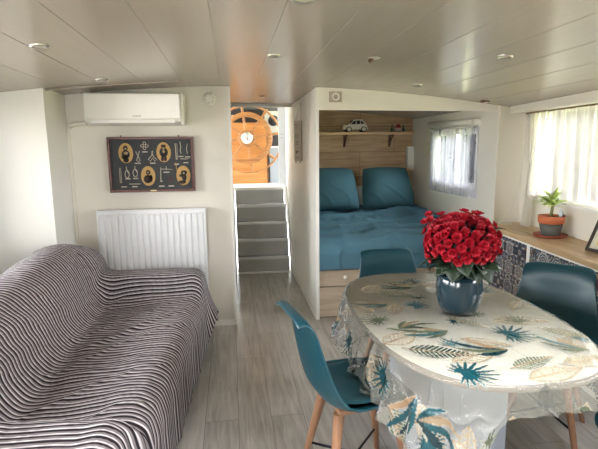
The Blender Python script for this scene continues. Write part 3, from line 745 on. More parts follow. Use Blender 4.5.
for yy in (3.9, 2.9, 1.9): obj('rail_bracket', rbox(BM(), yy - .008, yy + .008, .001, .10, 1.822, 1.83), M_ironb, cr, world=True)
curtain('sheer_curtain', RW0, RD, ry(1.95), ry(3.86), 1.135, 1.823, .095, .016, .11, M_sheer, 'white sheer curtain hanging across the large right window', ns=360)
# gathered bunch at the far edge of the window, hanging to the worktop
nz, nn = 34, 90; Zs = np.linspace(1.82, .853, nz); T = np.linspace(0, 1, nn); TT, ZZ = np.meshgrid(T, Zs); q = (1.82 - ZZ) / .967
wdt = .16 - .07 * np.sin(q * PI) ** 1 - .05 * q; y_c = 3.90 - .06 * np.sin(q * PI) + .02 * q
yy = y_c - (1 - TT) * wdt; off = .09 + .022 * np.sin(TT * 2 * PI * 5 + 1.5 * q) - .01 * q
G = np.stack([rw(yy, 0) - off, yy, ZZ], -1)
tag(gridobj('gathered_curtain', G, M_gather), 'white curtain gathered in a narrow bunch at the far side of the right window', 'curtain')
bm = BM()
cpts = [(rw(3.99, .07), 3.99, 1.82), (rw(3.99, .07), 3.985, 1.5), (rw(4.0, .09), 4.0, 1.2), (rw(4.04, .13), 4.04, .98), (rw(4.06, .2), 4.06, .88), (rw(4.0, .25), 4.02, .856), (rw(3.97, .15), 3.97, .856)]
def spl(pts, n=8):
    out = []; P = [Vector(p) for p in pts]
    for i in range(len(P) - 1):
        a, b, c, d = P[max(i - 1, 0)], P[i], P[i + 1], P[min(i + 2, len(P) - 1)]
        for k in range(n):
            t = k / n; out.append(.5 * ((2 * b) + (c - a) * t + (2 * a - 5 * b + 4 * c - d) * t * t + (3 * b - a - 3 * c + d) * t ** 3))
    return out + [P[-1]]
tube(bm, spl(cpts), .004, 6); tag(obj('blind_cord', bm, M_cord), 'white hanging cord looping down the wall to the worktop corner', 'cord')

def fx(y): return 2.268 + .095 * (y - 3.85)      # front edge of the worktop
wt = prism(BM(), [(fx(1.2), 1.2), (fx(4.09), 4.09), (rw(4.09, .003), 4.09), (rw(1.2, .003), 1.2)], .815, .85)
wt = obj('worktop', wt, M_oak); tag(wt, 'pale oak worktop running under the right window', 'worktop')
bev = wt.modifiers.new('b', 'BEVEL'); bev.width = .003; bev.segments = 2

# tile-patterned cabinet doors
def azulejo(u, v, seed):
    t = .165; r = np.random.RandomState(seed)
    iu = np.floor(u / t).astype(int); iv = np.floor(v / t).astype(int)
    a = (u / t) % 1 - .5; b = (v / t) % 1 - .5
    rr = np.hypot(a, b); th = np.arctan2(b, a); typ = (iu * 3 + iv * 2 + seed) % 5
    navy, rust, pale, blue, black = L3((40, 52, 88)), L3((134, 92, 66)), L3((206, 204, 196)), L3((78, 104, 140)), L3((34, 34, 40))
    C = np.zeros(u.shape + (3,)) + black
    def put(mask, c): C[mask] = c
    aa, bb = np.abs(a) * t, np.abs(b) * t
    n1 = fbm(aa, bb, 24, seed + 1, 2); n2 = fbm(aa, bb, 18, seed + 2, 2); n3 = fbm(u, v, 3, seed + 4, 1)
    put(n1 > .25, pale); put(n2 > .45, navy); put(n2 < -.5, rust); put((n1 < -.55), blue)
    for kk, rad in ((8, .40), (12, .44), (10, .36)):
        sel = (typ == {8: 0, 12: 2, 10: 3}[kk]) & (rr < rad)
        w = rr + .02 * np.cos(kk * th)
        put(sel, navy); put(sel & (np.sin(2 * PI * w / .12) > .35), pale); put(sel & (np.cos(kk * th) > .2) & (w > .14) & (w < .26), rust if kk != 12 else black)
        put(sel & (rr < .06), pale); put(sel & (rr > rad - .03), pale)
    j = r.uniform(.7, 1.1, (60, 60)); C *= j[iu % 60, iv % 60][..., None]
    gr = (np.abs(a) > .49) | (np.abs(b) > .49); put(gr, L3((96, 94, 90)))
    return np.concatenate([C, np.ones(u.shape + (1,))], -1)
M_tile = attr_mat('patterned_tile_print', .35)
labs = ['patterned tile cabinet at the far end of the worktop, beside the red flowers', 'patterned tile cabinet in the middle, behind the right chair', 'patterned tile cabinet at the right edge of the photo']
ys = [4.06, 3.27, 2.59, 1.9]; ys = [3.99, 3.32, 2.645, 1.97]
for i in range(3):
    ya, yb = ys[i + 1], ys[i]
    t = thing('base_cabinet', labs[i], 'cabinet', (fx((ya + yb) / 2) + .1, (ya + yb) / 2, 0), 0, 'tiled base cabinets under the worktop')
    d = .022
    def cpr(y0, y1, o0, o1, z0, z1):   # prism following the front line
        return prism(BM(), [(fx(y0) + o0, y0), (fx(y1) + o0, y1), (fx(y1) + o1, y1), (fx(y0) + o1, y0)], z0, z1)
    obj('carcass', cpr(ya + .002, yb - .002, .045, .30, .0, .814), M_white, t, world=True)
    bm = cpr(ya + .002, ya + .027, d, .0445, .02, .812)
    for a in ((yb - .027, yb - .002, d, .0445, .02, .812), (ya + .027, yb - .027, d, .0445, .795, .812), (ya + .027, yb - .027, d, .0445, .02, .06)):
        c = cpr(*a); me = bpy.data.meshes.new('t'); c.to_mesh(me); c.free(); bm.from_mesh(me); bpy.data.meshes.remove(me)
    obj('face_frame', bm, M_white, t, world=True)
    yy = np.linspace(yb - .028, ya + .028, 170); zz = np.linspace(.061, .794, 190); YY, ZZ = np.meshgrid(yy, zz)
    G = np.stack([fx(YY) + .030, YY, ZZ], -1)
    gridobj('tiled_door', G, M_tile, azulejo(yb - YY + .03, .80 - ZZ, i * 7 + 2), t, solid=.012, offset=1)
struct('wall_cabinet_infill', prism(BM(), [(fx(3.995) + .03, 3.995), (fx(4.10) + .03, 4.10), (fx(4.10) + .12, 4.10), (fx(3.995) + .12, 3.995)], 0, .812), M_white)

# picture frame on the worktop
pf = thing('picture_frame', 'dark grey picture frame leaning on the worktop at the right edge', 'picture frame', (2.40, 2.7, .85))
ex = Vector((.12, -.99, 0)).normalized(); ez = Vector((.40, 0.05, .91)).normalized(); en = ex.cross(ez).normalized()
O_ = Vector((2.345, 2.865, .857)); Mf = Matrix.Identity(4)
for i, v in enumerate((ex, en, ez)): Mf.col[i][:3] = v
Mf.translation = O_
sgn = 1 if en.x > 0 else -1
bm = BM(); W_, H_ = .27, .22
for a in ((0, W_, 0, .018), (0, W_, H_ - .018, H_), (0, .018, .018, H_ - .018), (W_ - .018, W_, .018, H_ - .018)): bx(bm, a[0], a[1], 0, sgn * .016, a[2], a[3], bev=.002, M=Mf)
obj('frame', bm, M_frame, pf, world=True)
obj('mount', box(.018, W_ - .018, sgn * .008, sgn * .012, .018, H_ - .018, M=Mf), M_mat, pf, world=True)
obj('print', box(.06, W_ - .06, sgn * .005, sgn * .0078, .05, H_ - .05, M=Mf), M_picyel, pf, world=True)
obj('strut', box(W_ / 2 - .02, W_ / 2 + .02, sgn * .016, sgn * .02, .005, H_ * .7, M=Mf), M_frame, pf, world=True)

# small potted plant
pp = thing('potted_plant', 'small leafy plant in a terracotta and grey pot on the worktop', 'potted plant', (2.455, 3.38, .85))
obj('saucer', lathe(BM(), [(.085, .001), (.118, .006), (.124, .02), (.118, .02), (.10, .012), (0, .012)], seg=36), M_saucer, pp)
obj('pot', lathe(BM(), [(.062, .013), (.066, .02), (.086, .105)], seg=36), M_greyband, pp)
obj('pot_rim', lathe(BM(), [(.0862, .105), (.087, .11), (.094, .112), (.097, .165), (.090, .166), (.086, .15), (0, .148)], seg=36), M_terra, pp)
obj('soil', lathe(BM(), [(.086, .1485), (.05, .156), (0, .158)], seg=24), M_soil, pp)
obj('stem', tube(BM(), [(-.005, 0, .155), (0, 0, .2), (.004, .0, .25), (0, 0, .30)], [.013, .012, .012, .009], 10), M_stem, pp)
def leafmesh(L, W, droop=.3, n=8, fold=.25):
    bm = BM(); rows = []
    for i in range(n + 1):
        t = i / n; w = W * math.sin(PI * min(1, t * .93 + .07) ** .75) ** 1.0 * .5
        if i == n: w = .0005
        x = L * t; z = -droop * L * t * t
        rows.append([bm.verts.new((x, -w, z + fold * w)), bm.verts.new((x, 0, z)), bm.verts.new((x, w, z + fold * w))])
    for A, B in zip(rows, rows[1:]):
        for j in (0, 1): bm.faces.new((A[j], B[j], B[j + 1], A[j + 1])).smooth = True
    return bm
base = None
for k in range(44):
    lf = leafmesh(.14, .036, .3) if base is None else None
    o = obj('leaf', lf, M_leafl, pp) if base is None else base.copy()
    if base is None:
        base = o; sm = o.modifiers.new('s', 'SOLIDIFY'); sm.thickness = .0012
    else: COL.objects.link(o); o.parent = pp
    az = k * 2.399; el = rnd.uniform(.1, 1.15)
    o.location = (0, 0, .235 + .065 * rnd.random()); o.rotation_euler = Euler((rnd.uniform(-.4, .4), -el, az)); sc_ = rnd.uniform(.6, 1.05); o.scale = (sc_, sc_, sc_)
for (x, y, h) in ((.035, -.055, .062), (.068, -.02, .045)):
    bm = lathe(BM(), [(.010, 0), (.014, h * .3), (.010, h * .6), (.006, h * .7), (.011, h * .85), (.007, h), (0, h * 1.02)], seg=14)
    t = thing('glass_ornament', 'tiny pale glass figure standing in the terracotta pot, %s' % ('front one' if y < -.02 else 'right one'), 'ornament', (2.455 + x, 3.38 + y, .85 + .156))
    obj('figure', bm, mat('pale_glass_%d' % int(h * 1000), (206, 220, 224), .1, coat=.5), t)
    tube_ = tube(BM(), [(-.008, 0, h * .5), (-.018, 0, h * .65), (-.02, 0, h * .5)], .003, 6); obj('wing', tube_, M_cotton, t)

# ------------------------------------------------------------------ sofa + throw
so = thing('sofa', 'three-seat sofa entirely covered by the striped throw', 'sofa', (-.8, 2.6, 0))
obj('seat', box(-1.0, -.46, 1.86, 3.44, .06, .39, bev=.03), M_sofaf, so, world=True)
obj('backrest', box(-1.36, -1.18, 1.60, 3.55, .06, .62, bev=.04), M_sofaf, so, world=True)
obj('armrest', box(-1.1, -.30, 3.60, 3.80, .06, .55, bev=.03), M_sofaf, so, world=True)
obj('armrest', box(-1.1, -.50, 1.50, 1.70, .06, .50, bev=.03), M_sofaf, so, world=True)
for (x, y) in ((-1.3, 1.7), (-1.3, 3.5), (-.55, 1.9), (-.42, 3.4)): obj('leg', lathe(BM(), [(.02, 0), (.025, .059)], (x, y, 0), 12), M_black, so, world=True)

# cross sections, points paired so the sheet can blend from seat to arm; columns: (x, z); x measured with front edge at xf
def sec_seat(xf): return [(-1.45, .45), (-1.44, .72), (-1.40, .83), (-1.31, .875), (-1.18, .865), (-1.095, .78), (-1.03, .64), (-.978, .51), (-.93, .455), (-.80, .45), (-.6, .455), (xf - .14, .465), (xf - .05, .455), (xf, .42), (xf + .025, .35), (xf + .03, .22), (xf + .035, .05)]
def sec_arm(xf): return [(-1.45, .45), (-1.44, .72), (-1.40, .82), (-1.31, .87), (-1.13, .868), (-1.05, .81), (-.995, .725), (-.97, .66), (-.92, .64), (-.80, .632), (-.6, .627), (xf - .14, .622), (xf - .05, .618), (xf - .01, .59), (xf + .02, .50), (xf + .05, .38), (xf + .10, .25)]
def cat(pts, n):
    P = np.array(pts, float); d = np.r_[0, np.cumsum(np.hypot(*np.diff(P, axis=0).T))]; 
    t = np.linspace(0, d[-1], n); tang = np.gradient(P, d, axis=0)
    i = np.clip(np.searchsorted(d, t, side='right') - 1, 0, len(d) - 2); h = (d[i + 1] - d[i]); u = ((t - d[i]) / h)[:, None]; h = h[:, None]
    return (2 * u**3 - 3 * u**2 + 1) * P[i] + (u**3 - 2 * u**2 + u) * h * tang[i] + (-2 * u**3 + 3 * u**2) * P[i + 1] + (u**3 - u**2) * h * tang[i + 1]
# y-path: (arc v, y, weight of arm, drop)
path = [(1.40, 1, .36), (1.41, 1, .12), (1.45, 1, .01), (1.60, 1, 0), (1.72, 1, .0), (1.78, .75, 0), (1.82, .25, 0), (1.87, 0, 0), (2.4, 0, 0), (3.0, 0, 0), (3.44, 0, 0), (3.52, .12, 0), (3.575, .7, 0), (3.61, .97, 0), (3.66, 1, 0), (3.78, 1, 0), (3.83, 1, .01), (3.86, 1, .06), (3.87, 1, .3)]
PA = np.array(path); 
d3 = np.c_[PA[:, 0], PA[:, 1] * .18 - PA[:, 2]]; dd = np.r_[0, np.cumsum(np.hypot(*np.diff(d3, axis=0).T))]
NV, NU = 900, 200; v = np.linspace(0, dd[-1], NV)
yv = np.interp(v, dd, PA[:, 0]); wa = np.interp(v, dd, PA[:, 1]); dr = np.interp(v, dd, PA[:, 2])
ker = np.ones(15) / 15; 
def smo(a): return np.convolve(np.pad(a, 7, 'edge'), ker, 'valid')
wa = smo(wa); dr = smo(dr); yv = smo(yv)
G = np.zeros((NV, NU, 3)); 
for i in range(NV):
    y = yv[i]; xf = -.262 - .078 * (3.5 - y)
    if y > 3.5: xf = -.262
    a = cat(sec_seat(xf), NU); af = xf + (.0 if y > 2.5 else -.03) ; b = cat(sec_arm(xf + (.02 if y > 3 else -.01)), NU)
    sec = a * (1 - wa[i]) + b * wa[i]
    if y < 2.5: sec[:, 1] -= wa[i] * .045 * np.clip((sec[:, 0] + 1.0) / .2, 0, 1)     # near arm a little lower
    G[i, :, 0] = sec[:, 0]; G[i, :, 1] = y; G[i, :, 2] = sec[:, 1] - dr[i] * np.clip(sec[:, 1] / .6, .0, 1) 
U = np.broadcast_to(np.linspace(0, 1, NU)[None], (NV, NU)); V = np.broadcast_to(v[:, None], (NV, NU))
X0, Y0, Z0 = G[..., 0].copy(), G[..., 1].copy(), G[..., 2].copy()
# the back of the sofa stops before the pier: fold it down there
bk = np.clip((-1.0 - X0) / .2, 0, 1); bk = bk * bk * (3 - 2 * bk); far = np.clip((Y0 - 3.58) / .29, 0, 1)
G[..., 1] = np.where(Y0 > 3.58, Y0 * (1 - bk) + bk * (3.58 + .09 * far), Y0); G[..., 2] -= bk * far ** 4 * .2
G[..., 2] -= np.clip((Z0 - .6) / .25, 0, 1) * .05 * np.clip(3.6 - Y0, 0, 2)
G[..., 2] -= np.clip((1 - np.abs(Y0 - 3.66) / .12), 0, 1) * np.clip((-1.02 - X0) / .15, 0, 1) * .0
# sag of the back along its length, and wrinkles
G[..., 2] += np.clip((Z0 - .6) / .25, 0, 1) * (.012 * np.sin(V * 3.1 + .6)) * (wa[:, None] < .5)
wr = fbm(X0 * 1.2, Y0, 1.0, 21, 4)
dg = 1 - np.abs(np.sin(2.4 * PI * (Y0 * .9 - X0 * 1.0 + .12 * wr + Z0 * .6))); back = np.clip((Z0 - .47) / .1, 0, 1) * np.clip((-.95 - X0) / .05, 0, 1)
seatm = np.clip(1 - np.abs(Z0 - .45) / .08, 0, 1)
G[..., 2] += .006 * wr + seatm * .010 * (dg ** 3) + seatm * .006 * fbm(X0, Y0 * 2, 2.2, 51, 3)
G[..., 0] += back * (.006 * dg ** 2 + .004 * wr)
# deep diagonal crease on the seat
cx_ = (X0 + .62) * .75 + (Y0 - 2.95) * -.66; al = (X0 + .62) * .66 + (Y0 - 2.95) * .75
G[..., 2] += seatm * np.exp(-(cx_ / .03) ** 2) * np.exp(-(al / .34) ** 4) * .022
fr = np.clip((.44 - Z0) / .2, 0, 1) * np.clip((X0 + .5) / .1, 0, 1)
G[..., 0] += fr * (.005 * np.sin(V * 26 + 3 * wr) + .003 * np.sin(V * 51) + .008 * wr)
# gathered folds at the near arm's front corner and the far arm's flap
nearc = np.clip(1 - np.abs(Y0 - 1.80) / .16, 0, 1) * np.clip((X0 + .66) / .2, 0, 1)
G[..., 0] += nearc * .02 * np.sin(V * 70); G[..., 2] -= nearc * .012 * (1 + np.sin(V * 70 + 1))
G[..., 2] = np.maximum(G[..., 2], .012)
# stripes follow the cloth's length, slightly skewed and pulled by the wrinkles
sc_ = V + .010 * wr + .055 * (X0 + .6) * -1 + .006 * np.sin(12 * X0 + 5 * V) + back * .005 * np.sin(Z0 * 40 + V * 9) 
ph = (sc_ / .062) % 1
taupe, dark, pale = L3((128, 121, 123)), L3((38, 31, 37)), L3((226, 221, 225))
C = np.zeros((NV, NU, 3)) + taupe
fine = []
def band(a, b, c, soft=.02):
    m_ = np.clip(np.minimum(ph - a, b - ph) / soft + .5, 0, 1)[..., None]
    C[:] = C * (1 - m_) + c * m_
band(.0, .22, dark); band(.25, .34, pale); band(.52, .68, dark); band(.72, .80, pale)
th = gridobj('sofa_throw', G, attr_mat('striped_cotton', .9, .15, .1, 120), np.concatenate([C, np.ones((NV, NU, 1))], -1))
su = th.modifiers.new('ss', 'SUBSURF'); su.levels = 0; su.render_levels = 0; th.modifiers.remove(su)
tag(th, 'striped black, taupe and white throw draped over the whole sofa', 'throw')

# ------------------------------------------------------------------ table, cloth
TC = (1.04, 2.135); TA, TB, TN = .455, .735, 2.7
def outline(n, grow=0.0):
    a = np.linspace(0, 2 * PI, n, endpoint=False); c, s = np.cos(a), np.sin(a)
    return np.stack([TC[0] + (TA + grow) * np.sign(c) * np.abs(c) ** (2 / TN), TC[1] + (TB + grow) * np.sign(s) * np.abs(s) ** (2 / TN)], -1)
tb = thing('dining_table', 'white oval pedestal dining table under the clear leaf-printed cloth', 'table', (TC[0], TC[1], 0))
bm = prism(BM(), [tuple(p) for p in outline(96)], .722, .749); o = obj('tabletop', bm, mat('ivory_tabletop', (214, 212, 198), .4), tb, world=True)
ring = BM(); A_ = outline(96, .0005); B_ = outline(96, .0035)
vs = [[ring.verts.new((p[0], p[1], z)) for p in P_] for P_, z in ((A_, .7225), (B_, .7225), (B_, .7485), (A_, .7485))]
for j in range(96):
    for a in range(4): ring.faces.new((vs[a][j], vs[a][(j + 1) % 96], vs[(a + 1) % 4][(j + 1) % 96], vs[(a + 1) % 4][j]))
bmesh.ops.recalc_face_normals(ring, faces=ring.faces)
obj('edge_band', ring, mat('grey_brown_edge', (120, 110, 98), .5), tb, world=True)
o = obj('pedestal', box(.82, 1.10, 1.70, 2.36, .0, .70, bev=.004), mat('shaded_white_lacquer', (140, 149, 162), .35, var=.02), tb, world=True)  # white pedestal, its shade put into the blue grey colour
obj('underframe', box(.78, 1.30, 1.62, 2.66, .70, .7215), M_white, tb, world=True)

CX0, CX1, CY0, CY1 = .36, 1.74, 1.29, 3.06
nu, nv = 330, 440
xs = np.linspace(CX0, CX1, nu); ys_ = np.linspace(CY0, CY1, nv); FX, FY = np.meshgrid(xs, ys_); FY = FY - np.clip((CY0 + .5 - FY) / .5, 0, 1) * .17 * np.clip((.88 - FX) / .3, 0, 1)
# near left corner of the cloth hangs longer
OUT = outline(720)
nrm = np.stack([np.roll(OUT[:, 1], -1) - np.roll(OUT[:, 1], 1), -(np.roll(OUT[:, 0], -1) - np.roll(OUT[:, 0], 1))], -1); nrm /= np.linalg.norm(nrm, axis=1)[:, None]
inside = (np.abs((FX - TC[0]) / TA) ** TN + np.abs((FY - TC[1]) / TB) ** TN) < 1
D = np.zeros(FX.shape); Qx = FX.copy(); Qy = FY.copy(); Nx = np.zeros(FX.shape); Ny = np.zeros(FX.shape); Sx = np.zeros(FX.shape)
per = np.r_[0, np.cumsum(np.hypot(*np.diff(OUT, axis=0).T))]
ii = np.argwhere(~inside)
for c0 in range(0, len(ii), 4000):
    b = ii[c0:c0 + 4000]; px = FX[b[:, 0], b[:, 1]]; py = FY[b[:, 0], b[:, 1]]
    dist = (px[:, None] - OUT[None, :, 0]) ** 2 + (py[:, None] - OUT[None, :, 1]) ** 2
    j = dist.argmin(1)
    D[b[:, 0], b[:, 1]] = np.sqrt(dist[np.arange(len(j)), j]); Qx[b[:, 0], b[:, 1]] = OUT[j, 0]; Qy[b[:, 0], b[:, 1]] = OUT[j, 1]
    Nx[b[:, 0], b[:, 1]] = nrm[j, 0]; Ny[b[:, 0], b[:, 1]] = nrm[j, 1]; Sx[b[:, 0], b[:, 1]] = per[j]
w_ = fbm(FX, FY, 1.5, 33, 4)
R0 = .02; bend = np.clip(D / (R0 * PI / 2), 0, 1) * PI / 2
hang = np.maximum(D - R0 * PI / 2, 0)
fold = np.sin(Sx * 2 * PI / .17 + .8 * w_) * .5 + .3 * np.sin(Sx * 2 * PI / .075 + 1)
outw = np.where(D > 0, R0 * np.sin(bend), 0) + np.minimum(hang, .5) * (.10 + .16 * (fold + .6) * np.clip(hang / .12, 0, 1))
cre = (1 - np.abs(np.sin(2 * PI * (FX * 2.1 + FY * 1.2 + .35 * w_)))) ** 8 + (1 - np.abs(np.sin(2 * PI * (FY * 2.6 - FX * 1.7 + .3 * w_ + .2)))) ** 8
zt = .7525 + .0012 * (1 + w_) + .0022 * cre * (1 + w_)
Z = np.where(D > 0, zt - R0 * (1 - np.cos(bend)) - hang * (.985) , zt)
outw = np.maximum(outw + np.clip(hang / .05, 0, 1) * (.010 * cre + .004 * w_), 0)
G = np.stack([Qx + Nx * outw + np.where(D == 0, 0, 0), Qy + Ny * outw, Z + np.clip(hang / .1, 0, 1) * .012 * w_], -1)

C = np.zeros((nv, nu, 4)); C[..., :3] = L3((214, 212, 196)); C[..., 3] = 0.0
TEAL, DTEAL, OLIVE, DGREEN, BEIGE, RUST = (18, 66, 74), (14, 46, 52), (78, 86, 68), (44, 60, 52), (142, 124, 100), (136, 112, 86)
def loc(x, y, ang): c, s = math.cos(ang), math.sin(ang); dx, dy = FX - x, FY - y; return dx * c + dy * s, -dx * s + dy * c
def paint(mask, rgb, al=1.0): C[mask, :3] = L3(rgb); C[mask, 3] = np.maximum(C[mask, 3], al)
def fan(x, y, ang, L, rgb=TEAL, n=15, spread=2.5):
    a, b = loc(x, y, ang); r = np.hypot(a, b) + 1e-6; th = np.arctan2(b, a)
    st = 2 * spread / n; dth = (th + spread) % st - st / 2; lim = L * (.72 + .28 * np.cos(th)) 
    paint((np.abs(th) < spread) & (np.abs(dth) * r < .11 * L * np.clip(1 - r / lim, 0, 1) ** .7 * (.35 + r / L)) & (r < lim), rgb)
    paint(r < .12 * L, rgb)
def feather(x, y, ang, L, W, rgb=DGREEN, n=13):
    L, W = L * 1.15, W * 1.2
    a, b = loc(x, y, ang); t = a / L; w = W * np.sin(PI * np.clip(t, 0, 1) ** .7) 
    paint((t > 0) & (t < 1) & (np.abs(b) < w) & ((((a - .6 * np.abs(b)) * n / L) % 1) < .66), rgb)
    paint((t > -.1) & (t < 1) & (np.abs(b) < .004), BEIGE)
def outl(x, y, ang, L, W, rgb=BEIGE, n=9):
    a, b = loc(x, y, ang); t = a / L; w = W * np.sin(PI * np.clip(t, 0, 1) ** .8); ins = (t > 0) & (t < 1) & (np.abs(b) < w)
    paint(ins, (196, 184, 156), .25)
    e = ins & ((w - np.abs(b) < .007) | (np.abs(b) < .004) | ((((a - .8 * np.abs(b)) * n / L) % 1) < .13)); paint(e, rgb, .9)
def strel(x, y, ang, L, cols=(OLIVE, DTEAL, RUST, OLIVE)):
    L = L * 1.2
    for k, (da, l) in enumerate(((0, 1), (.35, .8), (-.3, .7), (.75, .55))):
        a, b = loc(x, y, ang + da); b = b - .10 * l * L * np.sin(np.clip(a / (l * L), 0, 1) * PI); t = a / (L * l)
        paint((t > 0) & (t < 1) & (np.abs(b) < .048 * L * np.sin(PI * np.clip(t, 0, 1)) ** .8 + .0015), cols[k % len(cols)])
# pale large leaves first
outl(.60, 1.80, .5, .20, .06); outl(.72, 2.50, .9, .18, .05); outl(1.18, 1.98, -.2, .26, .05); outl(.80, 1.60, .3, .24, .05); outl(1.0, 1.43, .2, .25, .05)
outl(.66, 2.16, 1.9, .14, .034); outl(.76, 2.14, 1.2, .16, .036); outl(1.2, 2.45, 2.2, .2, .05); outl(1.1, 2.6, .3, .2, .04); outl(1.3, 1.6, 1.0, .2, .05)
outl(.93, 1.80, -.5, .2, .04); outl(1.35, 2.1, .8, .2, .04); outl(.56, 1.50, -1.7, .24, .055); outl(.72, 1.32, -2.2, .22, .05); outl(.5, 1.9, -1.9, .2, .045)
outl(.9, 1.3, -1.7, .2, .05); outl(.62, 1.31, -1.3, .14, .035); outl(1.2, 1.32, -1.6, .16, .04); outl(.44, 2.4, 2, .2, .05)
fan(1.15, 1.81, .2, .135); fan(.80, 1.50, .1, .13); fan(.90, 2.24, .5, .10, (44, 84, 92)); fan(.99, 2.0, 0, .07, DTEAL, 11); fan(.665, 2.06, 2.4, .10, OLIVE, 13)
fan(.50, 1.72, 2.6, .12); fan(.44, 2.14, 2.9, .11); fan(1.36, 2.42, 1.0, .10); fan(.62, 2.62, 2.4, .09, OLIVE); fan(1.05, 2.66, .5, .09, DTEAL); fan(1.36, 1.46, -1, .09)
fan(.52, 1.36, -2.2, .11); fan(1.62, 1.6, 0, .12, DTEAL); fan(.78, 1.26, -1.2, .07, OLIVE, 9)
feather(.78, 2.50, -.55, .22, .045, OLIVE); feather(.68, 1.74, -.42, .22, .048, DGREEN); feather(1.28, 2.62, -1.9, .18, .04, OLIVE); feather(1.2, 1.52, .1, .2, .035, (150, 136, 104))
feather(.45, 1.6, -2.3, .16, .04, OLIVE); feather(.86, 1.98, .1, .001, .001)
strel(1.02, 2.56, 2.7, .20); strel(.92, 1.90, 2.9, .22, (OLIVE, (40, 80, 84), BEIGE, OLIVE)); strel(1.06, 1.66, 2.5, .22, (DTEAL, OLIVE, RUST, DTEAL)); strel(1.25, 2.26, 2.4, .18, (OLIVE, DTEAL, RUST, OLIVE))
fan(1.30, 1.95, 2.0, .09, OLIVE, 13); fan(.86, 1.75, 1.0, .07, (60, 92, 96), 11); fan(1.14, 2.08, -.6, .06, OLIVE, 11); fan(1.42, 1.72, .4, .08, (60, 92, 96), 13); fan(.98, 2.36, 2, .07, DGREEN, 11)
feather(1.0, 1.52, .3, .18, .035, OLIVE); feather(.90, 2.66, -.3, .18, .035, DGREEN); feather(1.1, 1.92, 2.2, .16, .03, (110, 112, 90)); feather(1.34, 1.86, -.8, .18, .035, (120, 116, 92))
strel(.78, 2.30, 3.0, .16, (OLIVE, (60, 92, 96), BEIGE, OLIVE)); strel(1.38, 1.62, 2.2, .18, ((60, 92, 96), OLIVE, BEIGE, OLIVE)); strel(.72, 1.95, .2, .16, (OLIVE, BEIGE, DGREEN, OLIVE))
strel(.58, 1.52, 2.8, .22, (TEAL, DTEAL, RUST, TEAL)); strel(.52, 1.46, -1.2, .22, (TEAL, BEIGE, DTEAL, TEAL)); strel(.46, 2.5, 1.6, .2, (TEAL, DTEAL, RUST, TEAL)); strel(1.15, 1.30, -1.0, .14)
C[..., 3] *= np.where(D > 0, .92, 1)

m, nt, b_ = nt_new('printed_clear_vinyl'); out = nt.nodes['Material Output']; nt.nodes.remove(b_)
at = N(nt, 'ShaderNodeAttribute', attribute_name='pattern')
tr = N(nt, 'ShaderNodeBsdfTransparent', Color=(.97, .97, .96, 1)); df = N(nt, 'ShaderNodeBsdfDiffuse'); gl = N(nt, 'ShaderNodeBsdfGlossy', Roughness=.07)
nt.links.new(at.outputs['Color'], df.inputs['Color'])
m1 = N(nt, 'ShaderNodeMixShader'); nt.links.new(at.outputs['Alpha'], m1.inputs[0])
mil = N(nt, 'ShaderNodeMixShader', Fac=.16); d2 = N(nt, 'ShaderNodeBsdfDiffuse', Color=lin((216, 214, 202)))
nt.links.new(tr.outputs[0], mil.inputs[1]); nt.links.new(d2.outputs[0], mil.inputs[2])
nt.links.new(mil.outputs[0], m1.inputs[1]); nt.links.new(df.outputs[0], m1.inputs[2])
fr_ = N(nt, 'ShaderNodeFresnel', IOR=1.38); m2 = N(nt, 'ShaderNodeMixShader'); nt.links.new(fr_.outputs[0], m2.inputs[0])
nt.links.new(m1.outputs[0], m2.inputs[1]); nt.links.new(gl.outputs[0], m2.inputs[2])
tcn = N(nt, 'ShaderNodeTexCoord'); nn1 = N(nt, 'ShaderNodeTexNoise', Scale=9.0, Detail=3.0, Distortion=1.5); nt.links.new(tcn.outputs['Object'], nn1.inputs['Vector'])
bpn = N(nt, 'ShaderNodeBump', Strength=.25, Distance=.02); nt.links.new(nn1.outputs['Fac'], bpn.inputs['Height'])
nt.links.new(bpn.outputs[0], gl.inputs['Normal']); nt.links.new(bpn.outputs[0], fr_.inputs['Normal'])
nt.links.new(m2.outputs[0], out.inputs[0]); M_cloth = m
tc_ = gridobj('tablecloth', G, M_cloth, C); tag(tc_, 'clear plastic tablecloth printed with teal and beige tropical leaves', 'tablecloth')

# ------------------------------------------------------------------ flowers
fp = thing('flower_pot', 'bushy red flowering plant in a glossy dark teal pot on the table', 'potted flowers', (1.075, 2.115, .7595))
obj('pot', lathe(BM(), [(.055, 0), (.078, .006), (.094, .03), (.106, .075), (.109, .12), (.104, .165), (.098, .185), (.092, .187), (.094, .16), (.098, .11), (.0, .10)], seg=40), M_pot, fp, smooth=True)
obj('soil', lathe(BM(), [(.094, .155), (.04, .165), (0, .166)], seg=24), M_soil, fp)
DC = Vector((-.002, .0, .343)); DR = Vector((.165, .165, .135))
bm = BM()
for k in range(16):
    a = rnd.uniform(0, 2 * PI); r = rnd.uniform(.01, .05); e = Vector((math.cos(a) * rnd.uniform(.05, .14), math.sin(a) * rnd.uniform(.05, .14), rnd.uniform(.26, .4)))
    tube(bm, [(math.cos(a) * r, math.sin(a) * r, .16), (math.cos(a) * (r + .02), math.sin(a) * (r + .02), .22), tuple(e + Vector((.02, 0, 0)))], .004, 6)
obj('stems', bm, M_leafd, fp)
